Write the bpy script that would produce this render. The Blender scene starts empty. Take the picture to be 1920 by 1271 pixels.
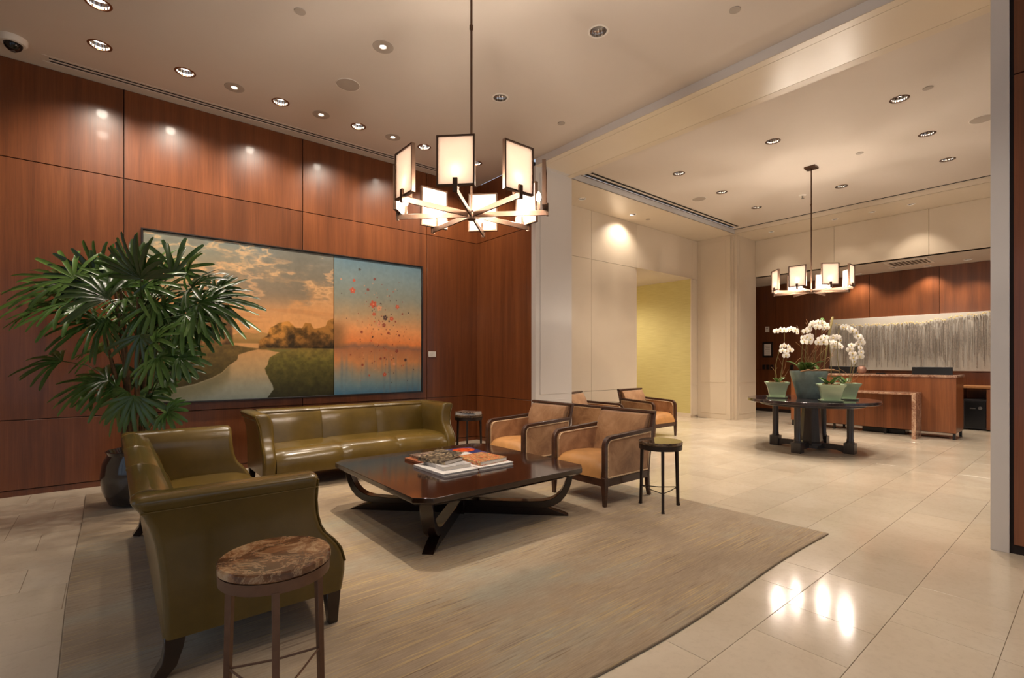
import bpy, bmesh, math, random
import numpy as np
from mathutils import Vector, Matrix
from mathutils.geometry import tessellate_polygon

random.seed(7)
SC = bpy.context.scene
COL = SC.collection
PI = math.pi
TH = math.radians(39.367)          # yaw of the view against the room axes

# ------------------------------------------------------------------ camera
cd = bpy.data.cameras.new('camera')
cd.sensor_width = 36.0
cd.lens = 916.24 / 1920 * 36.0
cd.shift_y = (677.35 - 635.5) / 1920
cd.clip_start = 0.05
cam = bpy.data.objects.new('camera', cd)
cam.location = (0, 0, 1.3)
cam.rotation_euler = (PI / 2, 0, -TH)
COL.objects.link(cam)
SC.camera = cam

# ------------------------------------------------------------------ world, exposure, key levels
SC.view_settings.view_transform = 'Standard'
SC.view_settings.look = 'None'
SC.view_settings.gamma = 1.0
SC.view_settings.use_curve_mapping = False
SC.view_settings.exposure = 0.25
SC.cycles.max_bounces = 6; SC.cycles.diffuse_bounces = 4; SC.cycles.glossy_bounces = 3; SC.cycles.caustics_reflective = False; SC.cycles.caustics_refractive = False
w = bpy.data.worlds.new('sky'); SC.world = w; w.use_nodes = True
w.node_tree.nodes['Background'].inputs[0].default_value = (0.72, 0.83, 1.0, 1)
w.node_tree.nodes['Background'].inputs[1].default_value = 0.55
WARM = (1.0, 0.865, 0.72)
SPOT_W = 112.0          # recessed can
WASH_W = 70.0          # wall washer
BULB = 1050.0           # chandelier bulb radiance

def portal(name, loc, rot, sx, sy):  # guides sky light through the added windows out of view
    l = bpy.data.lights.new(name, 'AREA'); l.shape = 'RECTANGLE'; l.size = sx; l.size_y = sy
    l.cycles.is_portal = True
    o = bpy.data.objects.new(name, l); o.location = loc; o.rotation_euler = rot; COL.objects.link(o)
portal('window_daylight', (0.9, -2.78, 1.75), (-PI / 2, 0, 0), 5.8, 2.9)
portal('window_daylight', (-2.38, 1.2, 1.75), (0, PI / 2, 0), 2.9, 5.6)
portal('window_daylight', (8.6, -2.78, 1.75), (-PI / 2, 0, 0), 5.0, 2.9)

# ------------------------------------------------------------------ mesh builder
class MB:
    def __init__(s): s.v = []; s.f = []
    def add(s, vs, fs):
        o = len(s.v); s.v += [tuple(p) for p in vs]; s.f += [tuple(i + o for i in f) for f in fs]; return s
    def box(s, x0, x1, y0, y1, z0, z1):
        return s.add([(x0,y0,z0),(x1,y0,z0),(x1,y1,z0),(x0,y1,z0),(x0,y0,z1),(x1,y0,z1),(x1,y1,z1),(x0,y1,z1)],
                     [(3,2,1,0),(4,5,6,7),(0,1,5,4),(1,2,6,5),(2,3,7,6),(3,0,4,7)])
    def loops(s, L, cap=True, closed=False):
        n = len(L[0]); o = len(s.v)
        for l in L: s.v += [tuple(p) for p in l]
        m = len(L)
        for k in range(m if closed else m - 1):
            a = o + k * n; b = o + ((k + 1) % m) * n
            for i in range(n):
                j = (i + 1) % n
                s.f.append((a + i, a + j, b + j, b + i))
        if cap and not closed:
            s.f.append(tuple(o + i for i in range(n - 1, -1, -1)))
            s.f.append(tuple(o + (m - 1) * n + i for i in range(n)))
        return s
    def prism(s, poly, axis, a, b):
        def P(u, v, t):
            return (t, u, v) if axis == 'x' else ((u, t, v) if axis == 'y' else (u, v, t))
        return s.loops([[P(u, v, a) for u, v in poly], [P(u, v, b) for u, v in poly]])
    def tube(s, pts, r, n=8, cap=True, flat=None):
        pts = [Vector(p) for p in pts]; m = len(pts)
        rr = r if isinstance(r, (list, tuple)) else [r] * m
        L = []; prev = None
        for i, p in enumerate(pts):
            t = (pts[min(i + 1, m - 1)] - pts[max(i - 1, 0)]).normalized()
            if prev is None:
                ref = Vector((0, 0, 1)) if abs(t.z) < .9 else Vector((1, 0, 0))
                a = t.cross(ref).normalized()
            else:
                a = (prev - t * prev.dot(t)).normalized()
            prev = a; b = t.cross(a)
            L.append([p + a * math.cos(2*PI*k/n) * rr[i] + b * math.sin(2*PI*k/n) * rr[i] for k in range(n)])
        return s.loops(L, cap)
    def lathe(s, prof, n=32, c=(0, 0, 0), cap=True):
        return s.loops([[(c[0] + r*math.cos(2*PI*k/n), c[1] + r*math.sin(2*PI*k/n), c[2] + z) for k in range(n)] for r, z in prof], cap)
    def band(s, path, th, x0, x1):
        """rectangular bar following a path in the local y-z plane, from x0 to x1"""
        L = []; m = len(path)
        for i, (y, z) in enumerate(path):
            ty = path[min(i+1, m-1)][0] - path[max(i-1, 0)][0]; tz = path[min(i+1, m-1)][1] - path[max(i-1, 0)][1]
            q = math.hypot(ty, tz) or 1; ny, nz = -tz/q, ty/q
            t = (th[i] if isinstance(th, (list, tuple)) else th) / 2
            L.append([(x0, y - ny*t, z - nz*t), (x1, y - ny*t, z - nz*t), (x1, y + ny*t, z + nz*t), (x0, y + ny*t, z + nz*t)])
        L = [[(a, b, max(c, 0.0)) for a, b, c in l] for l in L]
        return s.loops(L)
    def mesh(s, name, smooth=40):
        me = bpy.data.meshes.new(name); me.from_pydata(s.v, [], s.f)
        bm = bmesh.new(); bm.from_mesh(me); bmesh.ops.recalc_face_normals(bm, faces=bm.faces); bm.to_mesh(me); bm.free()
        if smooth:
            me.polygons.foreach_set('use_smooth', [True] * len(me.polygons))
            me.set_sharp_from_angle(angle=math.radians(smooth))
        me.update(); return me

def rr(x0, x1, y0, y1, r, z, n=4):
    r = min(r, (x1-x0)/2 - 1e-4, (y1-y0)/2 - 1e-4); pts = []
    for cx, cy, a in ((x1-r, y1-r, 0), (x0+r, y1-r, PI/2), (x0+r, y0+r, PI), (x1-r, y0+r, 1.5*PI)):
        for k in range(n + 1):
            t = a + PI/2 * k / n; pts.append((cx + r*math.cos(t), cy + r*math.sin(t), z))
    return pts

def link(name, data, mat=None, parent=None, loc=(0,0,0), rot=(0,0,0)):
    o = bpy.data.objects.new(name, data); COL.objects.link(o)
    if mat is not None and not data.materials: data.materials.append(mat)
    if parent is not None: o.parent = parent
    o.location = loc; o.rotation_euler = rot
    return o
def part(name, mb, mat, parent=None, bevel=0, seg=2, smooth=40, loc=(0,0,0), rot=(0,0,0), label=None, stuff=False):
    o = link(name, mb.mesh(name, smooth), mat, parent, loc, rot)
    if bevel:
        b = o.modifiers.new('bevel', 'BEVEL'); b.width = bevel; b.segments = seg; b.limit_method = 'ANGLE'; b.angle_limit = math.radians(40); b.harden_normals = False
    if label: o['label'] = label
    if stuff: o['kind'] = 'stuff'
    return o
def tag(o, label, cat, group=None):
    o['label'] = label; o['category'] = cat
    if group: o['group'] = group
    return o
def thing(name, label, cat, loc=(0,0,0), rz=0, group=None):
    o = bpy.data.objects.new(name, None); COL.objects.link(o); o.empty_display_size = .1
    o.location = loc; o.rotation_euler = (0, 0, rz)
    return tag(o, label, cat, group)
def struct(name, mb, mat, label, bevel=0, smooth=0):
    o = part(name, mb, mat, None, bevel, smooth=smooth); o['kind'] = 'structure'; o['label'] = label; return o
def copy_tree(o, parent=None):
    c = o.copy(); COL.objects.link(c); c.parent = parent
    for ch in list(o.children): copy_tree(ch, c)
    return c
def dup(src, label, loc, rz=0):
    c = copy_tree(src); c['label'] = label; c.location = loc; c.rotation_euler = (0, 0, rz); return c

# ------------------------------------------------------------------ materials
class NT:
    def __init__(s, name):
        s.m = bpy.data.materials.new(name); s.m.use_nodes = True; s.t = s.m.node_tree; s.b = s.t.nodes['Principled BSDF']
    def n(s, typ, **kw):
        x = s.t.nodes.new(typ)
        for k, v in kw.items(): setattr(x, k, v)
        return x
    def l(s, a, b): s.t.links.new(a, b)
    def pos(s, scale=(1,1,1), kind='world'):
        if kind == 'world': src = s.n('ShaderNodeNewGeometry').outputs['Position']
        else: src = s.n('ShaderNodeTexCoord').outputs['Object']
        mp = s.n('ShaderNodeMapping'); mp.inputs['Scale'].default_value = scale; s.l(src, mp.inputs['Vector']); return mp.outputs['Vector']
    def noise(s, vec, scale, detail=4, rough=.6, dist=0):
        x = s.n('ShaderNodeTexNoise'); x.inputs['Scale'].default_value = scale; x.inputs['Detail'].default_value = detail
        x.inputs['Roughness'].default_value = rough; x.inputs['Distortion'].default_value = dist
        s.l(vec, x.inputs['Vector']); return x.outputs['Fac']
    def ramp(s, fac, stops):
        x = s.n('ShaderNodeValToRGB'); e = x.color_ramp.elements
        while len(e) < len(stops): e.new(0.5)
        for i, (p, c) in enumerate(stops): e[i].position = p; e[i].color = (*c, 1)
        s.l(fac, x.inputs['Fac']); return x.outputs['Color']
    def mix(s, a, b, fac, mode='MIX'):
        x = s.n('ShaderNodeMix', data_type='RGBA', blend_type=mode)
        for sock, val in ((x.inputs[6], a), (x.inputs[7], b), (x.inputs[0], fac)):
            if hasattr(val, 'links'): s.l(val, sock)
            elif isinstance(val, (tuple, list)): sock.default_value = (*val[:3], 1)
            else: sock.default_value = val
        return x.outputs[2]
    def rand(s): return s.n('ShaderNodeObjectInfo').outputs['Random']
    def bump(s, h, strength=.1, dist=.01):
        x = s.n('ShaderNodeBump'); x.inputs['Strength'].default_value = strength; x.inputs['Distance'].default_value = dist
        s.l(h, x.inputs['Height']); s.l(x.outputs['Normal'], s.b.inputs['Normal'])
    def base(s, c):
        if hasattr(c, 'links'): s.l(c, s.b.inputs['Base Color'])
        else: s.b.inputs['Base Color'].default_value = (*c, 1)
        return s
    def set(s, rough=.5, metal=0, coat=0, spec=.5, sheen=0):
        s.b.inputs['Roughness'].default_value = rough; s.b.inputs['Metallic'].default_value = metal
        s.b.inputs['Coat Weight'].default_value = coat; s.b.inputs['Coat Roughness'].default_value = .08
        s.b.inputs['Specular IOR Level'].default_value = spec; s.b.inputs['Sheen Weight'].default_value = sheen
        return s

def lin(r, g, b):
    f = lambda c: (c/255/12.92 if c/255 <= .04045 else ((c/255 + .055)/1.055)**2.4)
    return (f(r), f(g), f(b))
def plain(name, rgb, rough=.5, metal=0, coat=0, var=.06, scale=6, spec=.5, bump=0, bscale=200):
    t = NT(name); c = lin(*rgb)
    nz = t.noise(t.pos(), scale, 4)
    t.base(t.ramp(nz, [(.3, tuple(x*(1-var) for x in c)), (.7, tuple(min(1, x*(1+var)) for x in c))]))
    t.set(rough, metal, coat, spec)
    if bump: t.bump(t.noise(t.pos((1,1,1), 'obj'), bscale, 3), bump, .002)
    return t.m
def glow(name, rgb, strength):
    t = NT(name); t.base(rgb); t.b.inputs['Emission Color'].default_value = (*rgb, 1); t.b.inputs['Emission Strength'].default_value = strength; return t.m
def wood(name, dark, mid, light, rough=.3, axis='z', coat=.3, var=.18, spec=.5):
    t = NT(name)
    sc = {'z': (9, 9, .35), 'x': (.8, 16, 16), 'y': (16, .8, 16)}[axis]
    fi = {'z': (150, 150, 3.0), 'x': (4, 160, 160), 'y': (160, 4, 160)}[axis]
    a = t.noise(t.pos(sc), 1.0, 5, .65, .3); b = t.noise(t.pos(fi), 1.0, 3, .7)
    col = t.ramp(a, [(.25, lin(*dark)), (.5, lin(*mid)), (.78, lin(*light))])
    col = t.mix(col, t.ramp(b, [(.35, (.6,.55,.52)), (.6, (1,1,1))]), .5, 'MULTIPLY')
    r = t.n('ShaderNodeMapRange'); r.inputs[3].default_value = 1 - var; r.inputs[4].default_value = 1 + var * .6
    t.l(t.rand(), r.inputs[0])
    hv = t.n('ShaderNodeHueSaturation'); t.l(col, hv.inputs['Color']); t.l(r.outputs[0], hv.inputs['Value'])
    t.base(hv.outputs['Color']); t.set(rough, 0, coat, spec); t.bump(b, .05, .001)
    return t.m
def marble(name, cols, scale=9, rough=.12):
    t = NT(name); v = t.pos((1,1,1), 'world')
    a = t.noise(v, scale, 9, .68, .7); b = t.noise(v, scale*1.6, 7, .7, 1.2)
    c = t.ramp(a, [(.36, lin(*cols[0])), (.47, lin(*cols[2])), (.56, lin(*cols[1])), (.68, lin(*cols[3]))])
    vein = t.ramp(b, [(.46, (0,0,0)), (.5, (1,1,1)), (.54, (0,0,0))])
    t.base(t.mix(c, lin(*cols[3]), t.mix((0,0,0), vein, .55))); t.set(rough, 0, .3); return t.m

M = {}
M['wall_wood'] = wood('walnut_veneer', (92, 50, 25), (114, 63, 32), (134, 78, 41), .33, coat=.15)
M['desk_wood'] = wood('cherry_veneer', (104, 56, 26), (138, 80, 42), (162, 100, 56), .33, coat=.2)
M['dark_wood'] = wood('espresso_wood', (26, 15, 11), (38, 22, 16), (52, 32, 22), .22, 'x', .5, .05)
M['table_top'] = wood('polished_espresso_top', (26, 13, 9), (40, 21, 15), (54, 30, 21), .12, 'x', .8, .02)
M['chair_wood'] = wood('walnut_chair_frame', (48, 28, 18), (72, 44, 30), (94, 60, 42), .35, 'x', .2, .05)
M['charcoal_wood'] = wood('charcoal_stained_wood', (38, 36, 38), (56, 52, 54), (76, 70, 70), .3, 'z', .3, .02)
M['gap'] = plain('dark_reveal', (30, 16, 10), .8)
M['white_gap'] = plain('pale_reveal', (120, 108, 94), .8)
M['ceiling'] = plain('ceiling_paint', (206, 194, 182), .85, var=.015, scale=1.5)
M['panel'] = plain('ivory_lacquer_panel', (208, 193, 172), .38, var=.02, scale=2, spec=.4)
M['soffit'] = plain('cream_lacquer_soffit', (214, 200, 180), .30, var=.015, scale=2, spec=.5)
M['column'] = plain('pale_grey_lacquer', (208, 202, 197), .35, var=.015, scale=2, spec=.4)
M['green'] = plain('lime_wallcovering', (176, 170, 84), .7, var=.05)
M['green'].use_nodes = True
M['black'] = plain('black_void', (10, 8, 7), .7)
M['bronze'] = plain('dark_bronze_metal', (92, 70, 56), .38, .85, var=.05)
M['bronze_arm'] = plain('brushed_bronze', (98, 76, 62), .45, .9, var=.04)
M['iron'] = plain('blackened_iron', (52, 42, 36), .42, .6)
M['iron2'] = plain('brown_patinated_steel', (112, 84, 66), .45, .55, var=.1, scale=30)
M['chrome'] = plain('reflector_chrome', (215, 205, 195), .12, 1.0, var=.02)
M['steel'] = plain('brushed_steel', (150, 148, 145), .3, .9)
M['white_plastic'] = plain('white_plastic', (226, 218, 208), .45)
M['grille'] = plain('ceiling_grille_grey', (168, 156, 144), .7)
M['lamp_on'] = glow('lit_lamp_face', (1, .93, .82), 5)
M['pin_on'] = glow('lit_pinhole_lamp', (1, .93, .82), 8)
M['lamp_on'].cycles.emission_sampling = 'NONE'; M['pin_on'].cycles.emission_sampling = 'NONE'
M['lamp_off'] = plain('unlit_lamp_face', (150, 145, 140), .2, .3)
M['bulb'] = glow('bulb_glow', WARM, BULB)
M['black_plastic'] = plain('black_plastic', (20, 20, 22), .28)
M['paper'] = plain('paper_block', (214, 206, 194), .8, scale=90, var=.08)
M['soil'] = plain('potting_bark', (150, 118, 84), .9, var=.4, scale=60, bump=.6, bscale=60)
M['celadon'] = plain('celadon_glaze', (188, 208, 176), .2, coat=.4, var=.05)
M['slate_pot'] = plain('slate_blue_glaze', (116, 132, 130), .4, coat=.1, var=.18, scale=14)
M['black_pot'] = plain('black_glazed_pot', (34, 34, 38), .14, coat=.6)
M['petal'] = plain('orchid_petal', (244, 236, 226), .55, var=.03)
M['lip'] = plain('orchid_lip', (216, 190, 96), .5)
M['stem'] = plain('orchid_stem', (118, 104, 60), .6, var=.2)
M['orchid_leaf'] = plain('orchid_leaf', (70, 104, 44), .35, var=.2)
M['twig'] = plain('dry_twig', (136, 100, 66), .8, var=.2)
M['cane'] = plain('palm_cane', (104, 76, 46), .8, var=.35, scale=40)
M['copper'] = plain('copper_vase', (160, 122, 104), .4, .4)
M['gold'] = plain('gold_leaf_tip', (244, 220, 160), .25, .3)
M['strand'] = plain('grey_brown_strand', (168, 157, 146), .5, .1, var=.35, scale=30)
M['art_board'] = plain('silver_grey_board', (206, 200, 190), .5, var=.03)
M['cred_top'] = plain('oak_counter', (170, 116, 68), .4)
M['safe'] = plain('charcoal_safe', (52, 52, 56), .35, .3)
M['frame_black'] = plain('black_frame', (26, 20, 18), .35)
M['glass_dark'] = plain('dark_dome', (16, 14, 14), .06)

def leather():
    t = NT('olive_leather'); v = t.pos((1,1,1), 'obj')
    c = t.ramp(t.noise(v, 3.0, 5), [(.3, lin(86, 68, 25)), (.7, lin(104, 83, 35))])
    t.base(c); t.set(.26, 0, .12, .5)
    vo = t.n('ShaderNodeTexVoronoi'); vo.inputs['Scale'].default_value = 260; t.l(v, vo.inputs['Vector'])
    t.bump(vo.outputs['Distance'], .06, .002); return t.m
M['leather'] = leather()
def hide():
    t = NT('tan_cowhide'); v = t.pos((1,1,1), 'obj')
    a = t.noise(v, 5, 5, .6, .6); b = t.noise(t.pos((60, 60, 14), 'obj'), 4, 4)
    c = t.ramp(a, [(.3, lin(132, 90, 56)), (.5, lin(168, 124, 84)), (.7, lin(190, 148, 108))])
    c = t.mix(c, t.ramp(b, [(.3, (.72,.7,.68)), (.65, (1,1,1))]), .5, 'MULTIPLY')
    t.base(c); t.set(.55, 0, 0, .35, .3); t.bump(b, .12, .002); return t.m
M['hide'] = hide()
M['seat_hide'] = plain('tan_leather_seat', (184, 132, 78), .45, var=.12, scale=8)
M['fringe'] = plain('pale_hide_edge', (206, 176, 140), .8, var=.2, scale=80)
M['marble_brown'] = marble('emperador_marble', [(58, 36, 24), (140, 98, 64), (104, 66, 40), (196, 164, 126)], 5, .14)
M['marble_dark'] = marble('dark_emperador_marble', [(62, 46, 34), (88, 68, 50), (48, 36, 28), (130, 108, 82)], 6, .06)
M['marble_desk'] = marble('rose_brown_marble', [(120, 84, 66), (166, 128, 104), (140, 98, 78), (206, 178, 152)], 8, .2)

def stone():
    t = NT('limestone_tile'); p = t.pos()
    a = t.noise(p, 1.7, 6, .6, .4); b = t.noise(p, 26, 5, .7)
    c = t.ramp(a, [(.3, lin(206, 191, 168)), (.55, lin(216, 202, 180)), (.75, lin(222, 210, 190))])
    c = t.mix(c, t.ramp(b, [(.28, (.84,.82,.8)), (.5, (1,1,1))]), .5, 'MULTIPLY')
    r = t.n('ShaderNodeMapRange'); r.inputs[3].default_value = .93; r.inputs[4].default_value = 1.05; t.l(t.rand(), r.inputs[0])
    hv = t.n('ShaderNodeHueSaturation'); t.l(c, hv.inputs['Color']); t.l(r.outputs[0], hv.inputs['Value'])
    t.base(hv.outputs['Color'])
    t.set(.16, 0, 0, .5)
    rg = t.n('ShaderNodeMapRange'); rg.inputs[3].default_value = .07; rg.inputs[4].default_value = .19; t.l(a, rg.inputs[0]); t.l(rg.outputs[0], t.b.inputs['Roughness'])
    t.bump(b, .02, .002); return t.m
M['stone'] = stone()
M['grout'] = plain('grout', (150, 132, 110), .8)

def rugmat():
    t = NT('wool_silk_rug')
    big = t.noise(t.pos((.5, .9, 1)), 1.6, 4, .6)
    st = t.noise(t.pos((1.3, 95, 1)), 1.0, 3, .55)
    fine = t.noise(t.pos((9, 130, 1)), 1.0, 4, .7)
    gate = t.noise(t.pos((.9, 1.1, 1)), 1.5, 3)
    c = t.ramp(big, [(.3, lin(150, 130, 106)), (.5, lin(174, 154, 128)), (.66, lin(172, 164, 144))])
    gold = t.ramp(st, [(.54, (0,0,0)), (.61, (1,1,1))])
    gm = t.mix((0,0,0), gold, t.ramp(gate, [(.36, (0,0,0)), (.54, (1,1,1))]), 'MIX')
    c = t.mix(c, lin(204, 176, 122), t.mix((0,0,0), gm, .7))
    dk = t.ramp(t.noise(t.pos((2.4, 75, 1)), 1.0, 2, .5), [(.34, (1,1,1)), (.40, (0,0,0))])
    dm = t.mix((0,0,0), dk, t.ramp(t.noise(t.pos((1.0, 1.4, 1)), 1.3, 2), [(.44, (0,0,0)), (.55, (1,1,1))]))
    c = t.mix(c, lin(112, 86, 66), t.mix((0,0,0), dm, .55))
    c = t.mix(c, t.ramp(fine, [(.32, (.68,.66,.64)), (.62, (1,1,1))]), .8, 'MULTIPLY')
    t.base(c); t.set(.85, 0, 0, .2, .2); t.bump(fine, .35, .004); return t.m
M['rug'] = rugmat()
M['rug_edge'] = plain('rug_binding', (124, 108, 88), .9)

def shade_mat():
    t = NT('frosted_shade_glass')
    tr = t.n('ShaderNodeBsdfTranslucent'); tr.inputs['Color'].default_value = (.80, .69, .61, 1)
    df = t.n('ShaderNodeBsdfDiffuse'); df.inputs['Color'].default_value = (.80, .72, .65, 1)
    mx = t.n('ShaderNodeMixShader'); mx.inputs[0].default_value = .42
    t.l(tr.outputs[0], mx.inputs[1]); t.l(df.outputs[0], mx.inputs[2])
    t.l(mx.outputs[0], t.t.nodes['Material Output'].inputs['Surface']); return t.m
M['shade'] = shade_mat()
def leafmat():
    t = NT('palm_leaf'); r = t.rand()
    c = t.ramp(r, [(.1, lin(44, 66, 26)), (.5, lin(62, 92, 38)), (.9, lin(88, 118, 54))])
    t.base(c); t.set(.32, 0, .1, .5); return t.m
M['leaf'] = leafmat()
def grain_green():
    t = NT('lime_grasscloth'); n = t.noise(t.pos((3, 3, 90)), 1, 4, .6)
    t.base(t.ramp(n, [(.3, lin(186, 172, 112)), (.7, lin(202, 190, 128))])); t.set(.7); return t.m
M['green'] = grain_green()
def vcol(name, rough=.5):
    t = NT(name); a = t.n('ShaderNodeVertexColor', layer_name='Col'); t.base(a.outputs['Color']); t.set(rough, 0, 0, .3)
    t.bump(t.noise(t.pos((1,1,1)), 420, 2), .12, .001); return t.m
M['paint'] = vcol('oil_paint', .45)
def cover(name, cols, scale=40):
    t = NT(name); vo = t.n('ShaderNodeTexVoronoi'); vo.inputs['Scale'].default_value = scale; t.l(t.pos((1, 1, 1), 'obj'), vo.inputs['Vector'])
    sp = t.n('ShaderNodeSeparateColor'); t.l(vo.outputs['Color'], sp.inputs[0])
    k = len(cols); t.base(t.ramp(sp.outputs[0], [(.1 + .8*i/(k-1), lin(*c)) for i, c in enumerate(cols)])); t.set(.3, 0, .2); return t.m

# ================================================================== STRUCTURE
def circle(cx, cy, r, n=28): return [(cx + r*math.cos(2*PI*k/n), cy + r*math.sin(2*PI*k/n)) for k in range(n)]
def rect(x0, x1, y0, y1): return [(x0, y0), (x1, y0), (x1, y1), (x0, y1)]
def holed_plane(outer, holes, z):
    """flat slab face with real openings; rims go up so that openings have depth"""
    polys = [[Vector((x, y, 0)) for x, y in p] for p in [outer] + holes]
    flat = [p for q in polys for p in q]
    tris = tessellate_polygon(polys)
    b = MB(); b.add([(p.x, p.y, z) for p in flat], [tuple(t) for t in tris])
    for h in holes:
        n = len(h)
        if n == 4: continue
        b.add([(x, y, z) for x, y in h] + [(x, y, z + .02) for x, y in h], [(i, (i+1) % n, n + (i+1) % n, n + i) for i in range(n)])
    return b
def board(x0, x1, y0, y1, z0, z1): return MB().box(x0, x1, y0, y1, z0, z1)

# ---- ceiling fittings: (x, y, radius)
WASH = [(-.08, 5.19), (-.08, 5.87), (.575, 5.87), (1.466, 5.87), (2.361, 5.87), (3.278, 5.87), (4.134, 5.87)]
PINS = [(1.01, 5.868), (1.91, 5.868), (2.82, 5.868), (1.94, 4.24)]
DARK = [(3.31, 2.84), (3.31, 4.24)]
REAR_FILL = [(3.31, 1.44), (1.94, 1.30), (3.31, -.3)]  # out of view, added to brighten the foreground
LOBBY = [(6.74, 1.46), (8.05, 1.46), (9.3, 1.46), (6.75, 2.80), (9.37, 2.80), (6.78, 4.20), (8.1, 4.20), (9.41, 4.20)]
HALL = [(6.278, 5.745), (7.694, 5.745)]
FARS = [(11.03, 4.61), (11.03, 3.41), (11.03, 2.80), (11.03, 2.22)]
BACK = [(12.66, 2.86), (12.95, 2.35), (12.95, 3.55), (12.75, 1.7)]

lounge_holes = [circle(x, y, .078) for x, y in WASH + DARK + REAR_FILL] + [circle(x, y, .03, 16) for x, y in PINS] + \
    [rect(-.46, 4.30, 6.415, 6.441), rect(-.46, 4.30, 6.469, 6.495)]
struct('ceiling', holed_plane(rect(-2.4, 4.7, -2.8, 6.66), lounge_holes, 4.2), M['ceiling'], 'warm white plaster ceiling over the lounge with downlights')
lobby_holes = [circle(x, y, .078) for x, y in LOBBY] + [rect(5.72, 10.42, 5.02, 5.065), rect(5.70, 10.44, 5.11, 5.175)]
struct('ceiling', holed_plane(rect(5.45, 10.6, -2.8, 5.2), lobby_holes, 4.2), M['ceiling'], 'pale raised ceiling over the reception lobby')
struct('ceiling', holed_plane(rect(5.45, 10.6, 5.2, 6.1), [circle(x, y, .062, 20) for x, y in HALL], 4.1), M['soffit'], 'lower cream soffit along the ivory panelled wall')
struct('ceiling', holed_plane(rect(10.6, 11.62, -2.8, 6.1), [circle(x, y, .05, 18) for x, y in FARS], 4.1), M['soffit'], 'lower cream soffit in front of the reception header')
struct('ceiling', holed_plane(rect(11.6, 13.3, -2.8, 6.4), [circle(x, y, .062, 20) for x, y in BACK], 3.262), M['ceiling'], 'low ceiling behind the reception header')
struct('ceiling', holed_plane(rect(8.2, 10.4, 6.05, 9.2), [circle(8.75, 7.9, .07)], 3.2), M['ceiling'], 'corridor ceiling beyond the opening')

# fascias round the raised lobby ceiling
struct('trim_1', board(5.45, 10.6, 5.2, 5.215, 4.1, 4.2), M['column'], 'thin pale fascia strip above the chairs')
struct('trim_2', board(10.6, 10.615, -2.8, 5.2, 4.1, 4.195), M['panel'], 'thin pale fascia strip before the reception')
struct('trim_3', board(10.585, 10.6, -2.8, 5.19, 4.192, 4.2), M['black'], 'thin dark reveal line along the far ceiling edge')
struct('trim_4', board(5.66, 10.6, 5.19, 5.199, 4.193, 4.2), M['bronze'], 'thin dark reveal line above the ivory wall')

# beam between lounge and lobby
bm_ = struct('beam', board(4.7, 5.45, -2.8, 5.2, 4.105, 4.4), M['column'], 'wide pale beam between lounge and lobby')
bm_.name = 'trim_5'
part('soffit_margin', board(4.7, 4.79, -2.8, 5.2, 4.1, 4.106), M['soffit'], bm_)
part('soffit_panel', board(4.796, 5.335, -2.6, 5.12, 4.1, 4.106), M['soffit'], bm_)
part('soffit_margin', board(5.341, 5.45, -2.8, 5.2, 4.1, 4.106), M['panel'], bm_)

# wood wall behind the sofa
G = .004
def panels(parent, mat, plane, at, us, zs, depth=.018, name='panel', skip=(), bev=.0015):
    """separate boards on a wall: plane 'y' faces -Y at y=at, plane 'x' faces -X at x=at"""
    for i in range(len(us) - 1):
        for j in range(len(zs) - 1):
            if (i, j) in skip: continue
            a, b, c, d = us[i] + G, us[i+1] - G, zs[j] + G, zs[j+1] - G
            bx = board(a, b, at, at + depth, c, d) if plane == 'y' else board(at, at + depth, a, b, c, d)
            part(name, bx, mat, parent, bev, 1)
wb = struct('wall_back', board(-2.4, 4.8, 6.668, 6.8, 0, 4.3), M['gap'], 'dark red walnut panelled wall behind the sofa')
panels(wb, M['wall_wood'], 'y', 6.65, [-2.4, -1.73, .105, 1.93, 3.76, 4.715], [.06, .734, 3.25, 4.2])
struct('baseboard_back', board(-2.4, 4.715, 6.655, 6.67, 0, .056), M['wall_wood'], 'low walnut baseboard under the panelled wall')
wr = struct('wall_return', board(4.72, 5.45, 5.29, 6.8, 0, 4.2), M['gap'], 'walnut panelled return wall beside the pale column')
panels(wr, M['wall_wood'], 'x', 4.702, [5.285, 6.65], [.06, .734, 3.25, 4.2])
struct('baseboard_return', board(4.708, 4.72, 5.29, 6.65, 0, .056), M['wall_wood'], 'low walnut baseboard on the return wall')
pier = struct('wall_pier', board(4.7, 5.45, 5.2, 5.286, 0, 4.106), M['column'], 'pale grey lacquered column at the lounge corner')
pier2 = part('pier_side', board(5.43, 5.452, 5.286, 6.1, 0, 4.106), M['column'], pier)
part('panel', board(4.79, 5.36, 5.194, 5.201, .82, 4.02), M['column'], pier, .0015, 1)
part('panel', board(4.79, 5.36, 5.194, 5.201, .12, .74), M['column'], pier, .0015, 1)

# ivory wall with the opening
wh = struct('wall_hall', board(5.45, 8.268, 6.1, 6.3, 0, 4.2), M['white_gap'], 'ivory lacquered panel wall behind the armchairs')
part('wall_core', board(8.268, 10.62, 6.1, 6.3, 3.21, 4.2), M['white_gap'], wh)
part('wall_core', board(10.337, 10.62, 6.1, 6.3, 0, 3.21), M['panel'], wh)
G = .0025
panels(wh, M['panel'], 'y', 6.08, [5.45, 6.897, 8.275], [.05, .749, 3.196, 4.1], .02)
panels(wh, M['panel'], 'y', 6.08, [8.275, 10.39], [3.196, 4.1], .02)
panels(wh, M['panel'], 'y', 6.08, [10.39, 10.6], [.05, .749, 3.196, 4.1], .02)
panels(wh, M['panel'], 'y', 6.08, [10.322, 10.39], [.05, .749, 3.196], .02)
struct('baseboard_hall', board(5.45, 8.27, 6.075, 6.1, 0, .05), M['panel'], 'ivory baseboard under the panel wall')
struct('wall_corridor', board(10.335, 10.5, 6.102, 9.2, 0, 3.21), M['green'], 'lime green grasscloth wall inside the corridor')
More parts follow.
